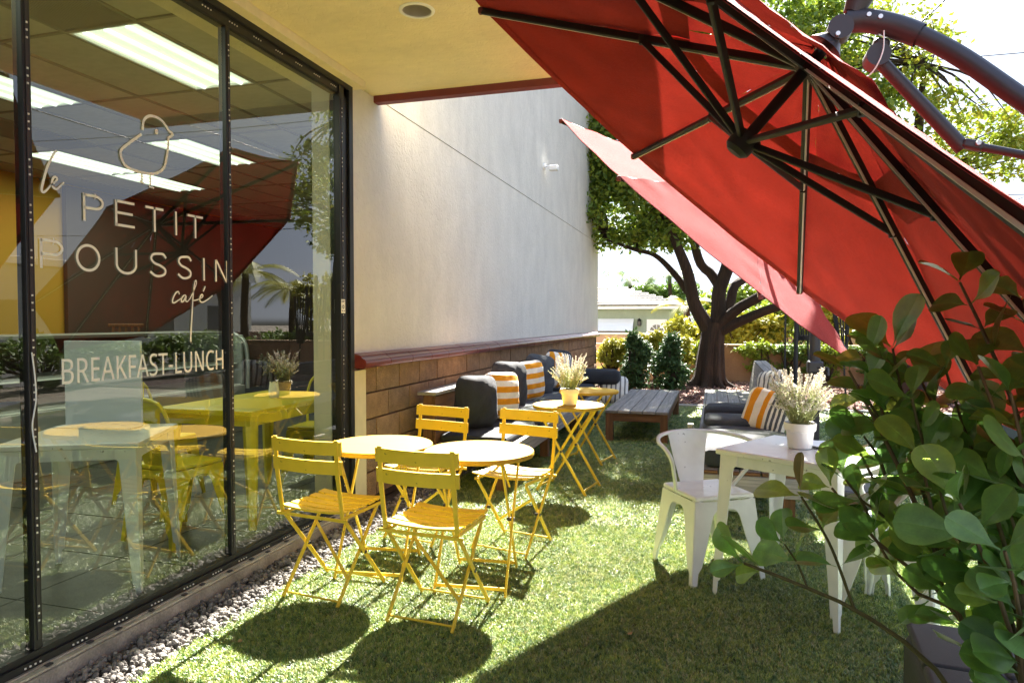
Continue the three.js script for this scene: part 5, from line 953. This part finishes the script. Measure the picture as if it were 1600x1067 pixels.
// ------------------------------------------------------------------ across the street (seen in the shop window)
{
  struct('street', span(9.2, 19, -0.019, -0.006, -45, 25), S([0.07, 0.07, 0.07], 0.95, { map: T.concrete }));
  const b = thing('white_building', 'white low building across the street, seen mirrored in the shop window', 'building', [21, 0, -18]);
  obj('wall', span(0, 5, -0.02, 3.6, -16, 14), S([0.74, 0.73, 0.70], 0.9, { map: T.stuccoC }), b);
  obj('parapet', rspan(-0.12, 5, 3.6, 3.9, -16.1, 14.1, 0.01), M.white, b);
  for (let i = 0; i < 7; i++) obj('window', rspan(-0.04, -0.002, 0.9, 2.2, -14 + i * 4, -12.4 + i * 4, 0.005), S([0.06, 0.07, 0.08], 0.15), b);
  palm('palm across the street, mirrored left in the shop window', 10.5, -20, 3.0, 14, 1.9, M.leafC, 21);
  palm('palm across the street, mirrored right in the shop window', 11.0, -23.5, 2.6, 14, 1.8, M.leafC, 22);
  for (let i = 0; i < 6; i++) bush('street_hedge', ['clipped hedge length nearest the camera side of the street', 'second clipped hedge length along the street', 'third clipped hedge length along the street', 'fourth clipped hedge length along the street', 'fifth clipped hedge length along the street', 'farthest clipped hedge length along the street'][i], 8.0, 2 - i * 4.2, [[0, 0.55, 0, 0.5, 0.5, 2.2], [0, 0.75, 0, 0.45, 0.3, 2.1]], M.leafB, 60, 30, 0.2, 0.13, 200 + i, 'clipped hedge along the street');
  const wires = [[[8.5, 6.8, 15], [8.3, 6.5, -10], [8.0, 6.9, -40]], [[8.9, 6.1, 15], [8.7, 5.8, -10], [8.4, 6.2, -40]], [[9.1, 5.2, 15], [8.9, 4.95, -10], [8.6, 5.3, -40]], [[1, 8.1, -20], [12, 8.0, -20], [28, 8.5, -20]], [[2, 4.9, -21], [12, 4.6, -21], [28, 5, -21]], [[2.6, 5.6, -12], [5, 7.6, -10], [9, 10.8, -7]]];
  const wl = ['highest overhead wire along the street', 'middle overhead wire along the street', 'lowest overhead wire along the street', 'overhead wire crossing the sky at upper right', 'low overhead wire beyond the umbrella arm', 'service wire rising to the right above the umbrella'];
  wires.forEach((p, i) => tag(obj('overhead_wire', pipe(Vs(p), 0.012, 40, 5), M.black), wl[i], 'wire', 'overhead wires'));
}
// ------------------------------------------------------------------ broad-leaved shrub in the right foreground
{
  const q = mulberry(404), R = (a, b) => a + (b - a) * q();
  const t = thing('broadleaf_shrub', 'large glossy shrub with thick rounded leaves in the right foreground', 'shrub', [0.62, 0, -1.30]);
  const B = V(0.62, 0, -1.30);
  const FR = [0, 0.1, 0.22, 0.38, 0.55, 0.7, 0.82, 0.91, 0.97, 1], WR = [0.05, 0.07, 0.25, 0.60, 0.90, 1, 0.94, 0.76, 0.46, 0.06], CO = [-1, -0.93, -0.5, -0.045, 0, 0.045, 0.5, 0.93, 1];
  const leafGeo = (L, W, fold, curl, wave = 0) => {              // obovate blade, pale midrib and margin as pigment
    const n = 9, m = CO.length, pos = [], idx = [], col = [];
    for (let i = 0; i <= n; i++) for (let k = 0; k < m; k++) {
      const f = FR[i], s = CO[k], ww = W * WR[i], a = Math.abs(s);
      pos.push(s * ww + (wave ? 0.05 * W * Math.sin(f * 5 + wave) : 0), a * ww * fold - curl * f * f * L - (k === 4 ? 0.0008 : 0) + wave * 0.0012 * a * Math.sin(f * 9 + wave * 3 + s), f * L);
      const c = k === 4 ? [1, 1, 0.9] : a < 0.1 ? [0.82, 0.84, 0.75] : a > 0.9 ? [0.92, 0.86, 0.6] : [0.72, 0.74, 0.72]; col.push(...c);
    }
    for (let i = 0; i < n; i++) for (let k = 0; k < m - 1; k++) { const a = i * m + k; idx.push(a, a + m, a + m + 1, a, a + m + 1, a + 1); }
    const g = new THREE.BufferGeometry(); g.setAttribute('position', new THREE.Float32BufferAttribute(pos, 3)); g.setAttribute('color', new THREE.Float32BufferAttribute(col, 3)); g.setIndex(idx); g.computeVertexNormals();
    metreUV(g); return g;
  };
  const geos = [leafGeo(0.115, 0.037, 0.16, 0.10, 1), leafGeo(0.105, 0.036, 0.08, 0.18, 2), leafGeo(0.125, 0.040, 0.12, -0.08, 1.4), leafGeo(0.095, 0.031, 0.2, 0.06, 2.4), leafGeo(0.12, 0.042, 0.05, 0.14, 0.7), leafGeo(0.075, 0.024, 0.22, 0.02, 1.2), leafGeo(0.11, 0.033, 0.28, 0.22, 2)];
  const tex = dataTex(256, (u, v) => { const n = tileN(u, v, 7, 7, 301, 4), m = tileN(u, v, 40, 40, 303, 2), k = 0.86 + 0.22 * n + 0.12 * m; return [k, k, k * 0.95]; }, [0.2, 0.2]);
  const lm = [[0.25, 0.50, 0.10], [0.34, 0.62, 0.16], [0.20, 0.41, 0.08], [0.48, 0.68, 0.12], [0.32, 0.60, 0.20]].map(c => P(c, 0.40, { map: tex, vertexColors: true, transmission: 0.45, thickness: 0, specularIntensity: 1 }));
  const brown = P([0.20, 0.15, 0.05], 0.55, { map: tex, vertexColors: true, transmission: 0.2, thickness: 0 });
  const extra = [];
  const stemM = S([0.50, 0.55, 0.18], 0.75, { map: T.bark }), barkM = S([0.85, 0.76, 0.50], 0.85, { map: T.bark });
  let leaves = 0;
  const leaf = (at, out, up, k, big = 1) => {
    const over = leaves >= 296, m = over ? new THREE.Mesh(pick(geos, Math.floor(q() * 7))) : mesh('leaf', pick(geos, Math.floor(q() * 7)), q() < 0.04 ? brown : lm[Math.floor(q() * lm.length)], t);
    const z = out.clone().normalize(), x = up.clone().cross(z).normalize(), y = z.clone().cross(x);
    m.quaternion.setFromRotationMatrix(new THREE.Matrix4().makeBasis(x, y, z)); m.position.copy(at).sub(B).addScaledVector(z, 0.006); m.scale.setScalar(big * R(0.75, 1.15)); m.updateMatrix();
    if (over) { const g = m.geometry.toNonIndexed(); g.applyMatrix4(m.matrix); extra.push(g); }
  };
  const branch = (pts, r0, r1, nodes, from, big = 1, endTuft = true) => {
    const P3 = Vs(pts), c = new THREE.CatmullRomCurve3(P3, false, 'centripetal');
    obj('stem', taper(P3.map(p => p.clone().sub(B)), [r0, (r0 + r1) / 2, r1], 16, 7), r0 > 0.009 ? barkM : stemM, t);
    let a = R(0, 6.28);
    for (let i = 0; i < nodes; i++) {
      const f = from + (1 - from) * (i / (nodes - 1 || 1)), p = c.getPointAt(Math.min(1, f)), d = c.getTangentAt(Math.min(1, f)); a += 1.57 + R(-0.3, 0.3);
      const s = d.clone().cross(Math.abs(d.y) > 0.9 ? V(1, 0, 0) : V(0, 1, 0)).normalize(), w = d.clone().cross(s);
      for (const k of [0, Math.PI]) {
        const rad = s.clone().multiplyScalar(Math.cos(a + k)).addScaledVector(w, Math.sin(a + k)), spread = i === nodes - 1 && endTuft ? R(0.35, 0.8) : R(0.9, 1.5);
        const out = rad.clone().multiplyScalar(spread).addScaledVector(d, R(0.55, 0.95)).add(V(0, -0.1, 0)), up = d.clone().multiplyScalar(0.6).addScaledVector(rad, -0.4).add(V(-0.25, 0.35, 0.9)).add(V(R(-0.45, 0.45), R(-0.2, 0.2), R(-0.45, 0.45)));
        leaf(p, out, up, k, big); leaves++;
      }
    }
  };
  const root = [[0.62, 0.0, -1.30], [0.58, 0.35, -1.42]];
  // trunks
  const b0 = [[0.60, 0.0, -1.30], [0.54, 0.42, -1.52], [0.477, 0.633, -1.631]];
  branch([...b0, [0.338, 0.714, -1.749], [0.20, 0.755, -1.79], [0.075, 0.785, -1.815]], 0.009, 0.004, 2, 0.965, 1.05);
  branch([[0.22, 0.752, -1.785], [0.20, 0.80, -1.80], [0.17, 0.845, -1.81]], 0.003, 0.002, 2, 0.6, 0.9);
  branch([[0.32, 0.72, -1.755], [0.27, 0.86, -1.80], [0.21, 0.96, -1.84]], 0.004, 0.003, 3, 0.35, 0.95);
  const trunkA = [[0.62, 0.0, -1.30], [0.56, 0.5, -1.50], [0.50, 0.78, -1.62]], trunkB = [[0.66, 0.0, -1.28], [0.60, 0.5, -1.42], [0.56, 0.75, -1.50]], trunkC = [[0.70, 0.0, -1.32], [0.68, 0.55, -1.50], [0.66, 0.85, -1.60]];
  const N = [[trunkA, [[0.42, 1.05, -1.80], [0.334, 1.27, -1.95]], 6], [trunkA, [[0.47, 1.0, -1.8], [0.444, 1.19, -1.93]], 6], [trunkC, [[0.64, 1.15, -1.72], [0.60, 1.34, -1.80], [0.547, 1.49, -1.835]], 9], [trunkC, [[0.60, 1.1, -1.66], [0.554, 1.30, -1.728]], 7], [trunkA, [[0.46, 0.95, -1.66], [0.435, 1.10, -1.685]], 6], [trunkB, [[0.60, 1.05, -1.58], [0.581, 1.25, -1.629]], 7], [trunkB, [[0.51, 0.93, -1.53], [0.465, 1.04, -1.535]], 6], [trunkA, [[0.37, 0.88, -1.78], [0.281, 0.985, -1.844]], 6], [trunkB, [[0.54, 0.88, -1.46], [0.51, 0.98, -1.442]], 6], [trunkA, [[0.42, 0.80, -1.72], [0.37, 0.88, -1.77]], 5], [trunkA, [[0.42, 0.92, -1.83], [0.359, 1.06, -1.922]], 6], [trunkC, [[0.56, 1.05, -1.80], [0.492, 1.25, -1.915]], 7], [trunkC, [[0.70, 1.15, -1.75], [0.69, 1.45, -1.874]], 8], [trunkB, [[0.62, 0.92, -1.50], [0.64, 1.08, -1.52]], 6], [trunkC, [[0.66, 1.0, -1.64], [0.64, 1.15, -1.68]], 6], [trunkB, [[0.56, 0.82, -1.47], [0.60, 0.86, -1.44]], 5], [trunkC, [[0.62, 0.95, -1.72], [0.60, 1.12, -1.78]], 6], [trunkA, [[0.52, 0.9, -1.70], [0.52, 1.08, -1.76]], 6], [trunkB, [[0.60, 0.72, -1.45], [0.585, 0.76, -1.42]], 4], [trunkC, [[0.68, 1.0, -1.70], [0.72, 1.22, -1.78]], 6]];
  N.forEach(([tr, p, n], i) => branch([...tr, ...p], 0.0095 + (i < 3 ? 0.004 : 0), 0.0032, n, 0.70, R(0.92, 1.1)));
  // side shoots of the branches that lean out over the white table
  for (const [p, e, n] of [[[0.40, 1.10, -1.84], [0.36, 1.22, -1.91], 3], [[0.40, 1.12, -1.85], [0.37, 1.30, -1.93], 4], [[0.44, 1.12, -1.88], [0.43, 1.33, -1.93], 4], [[0.40, 1.02, -1.84], [0.36, 1.11, -1.89], 3], [[0.36, 0.92, -1.80], [0.31, 1.01, -1.83], 2], [[0.47, 1.02, -1.80], [0.40, 1.18, -1.84], 4], [[0.42, 0.90, -1.78], [0.34, 0.97, -1.80], 3]])
    branch([p, [(p[0] + e[0]) / 2 + 0.008, (p[1] + e[1]) / 2, (p[2] + e[2]) / 2], e], 0.0045, 0.0028, n, 0.35, R(0.95, 1.12));
  // shorter shoots that fill the bush behind the leading ones
  for (let i = 0; i < 9; i++) {
    const f = q(), bx0 = 0.42 + 0.38 * q(), y = 0.80 + 0.52 * q(), z = -1.55 - 0.42 * q() - 0.1 * (bx0 - 0.4), b = [bx0 - 0.02, y, z];
    if (bx0 + 0.35 * (y - 1.0) < 0.40) continue;
    branch([[0.62, 0.55, -1.5], [0.58 + 0.1 * (q() - 0.5), 0.55 + (y - 0.55) * 0.6, -1.55 - 0.2 * q()], [bx0, y - 0.06, z + 0.02], [b[0] - 0.01, y + 0.06, b[2]]], 0.006, 0.003, 5, 0.62, R(0.85, 1.05));
  }
  if (extra.length) { const g = mergeGeometries(extra), o = mesh('leaves', g, lm[0], t); o.userData = { kind: 'stuff' }; }
}
renderer.render(scene, camera);
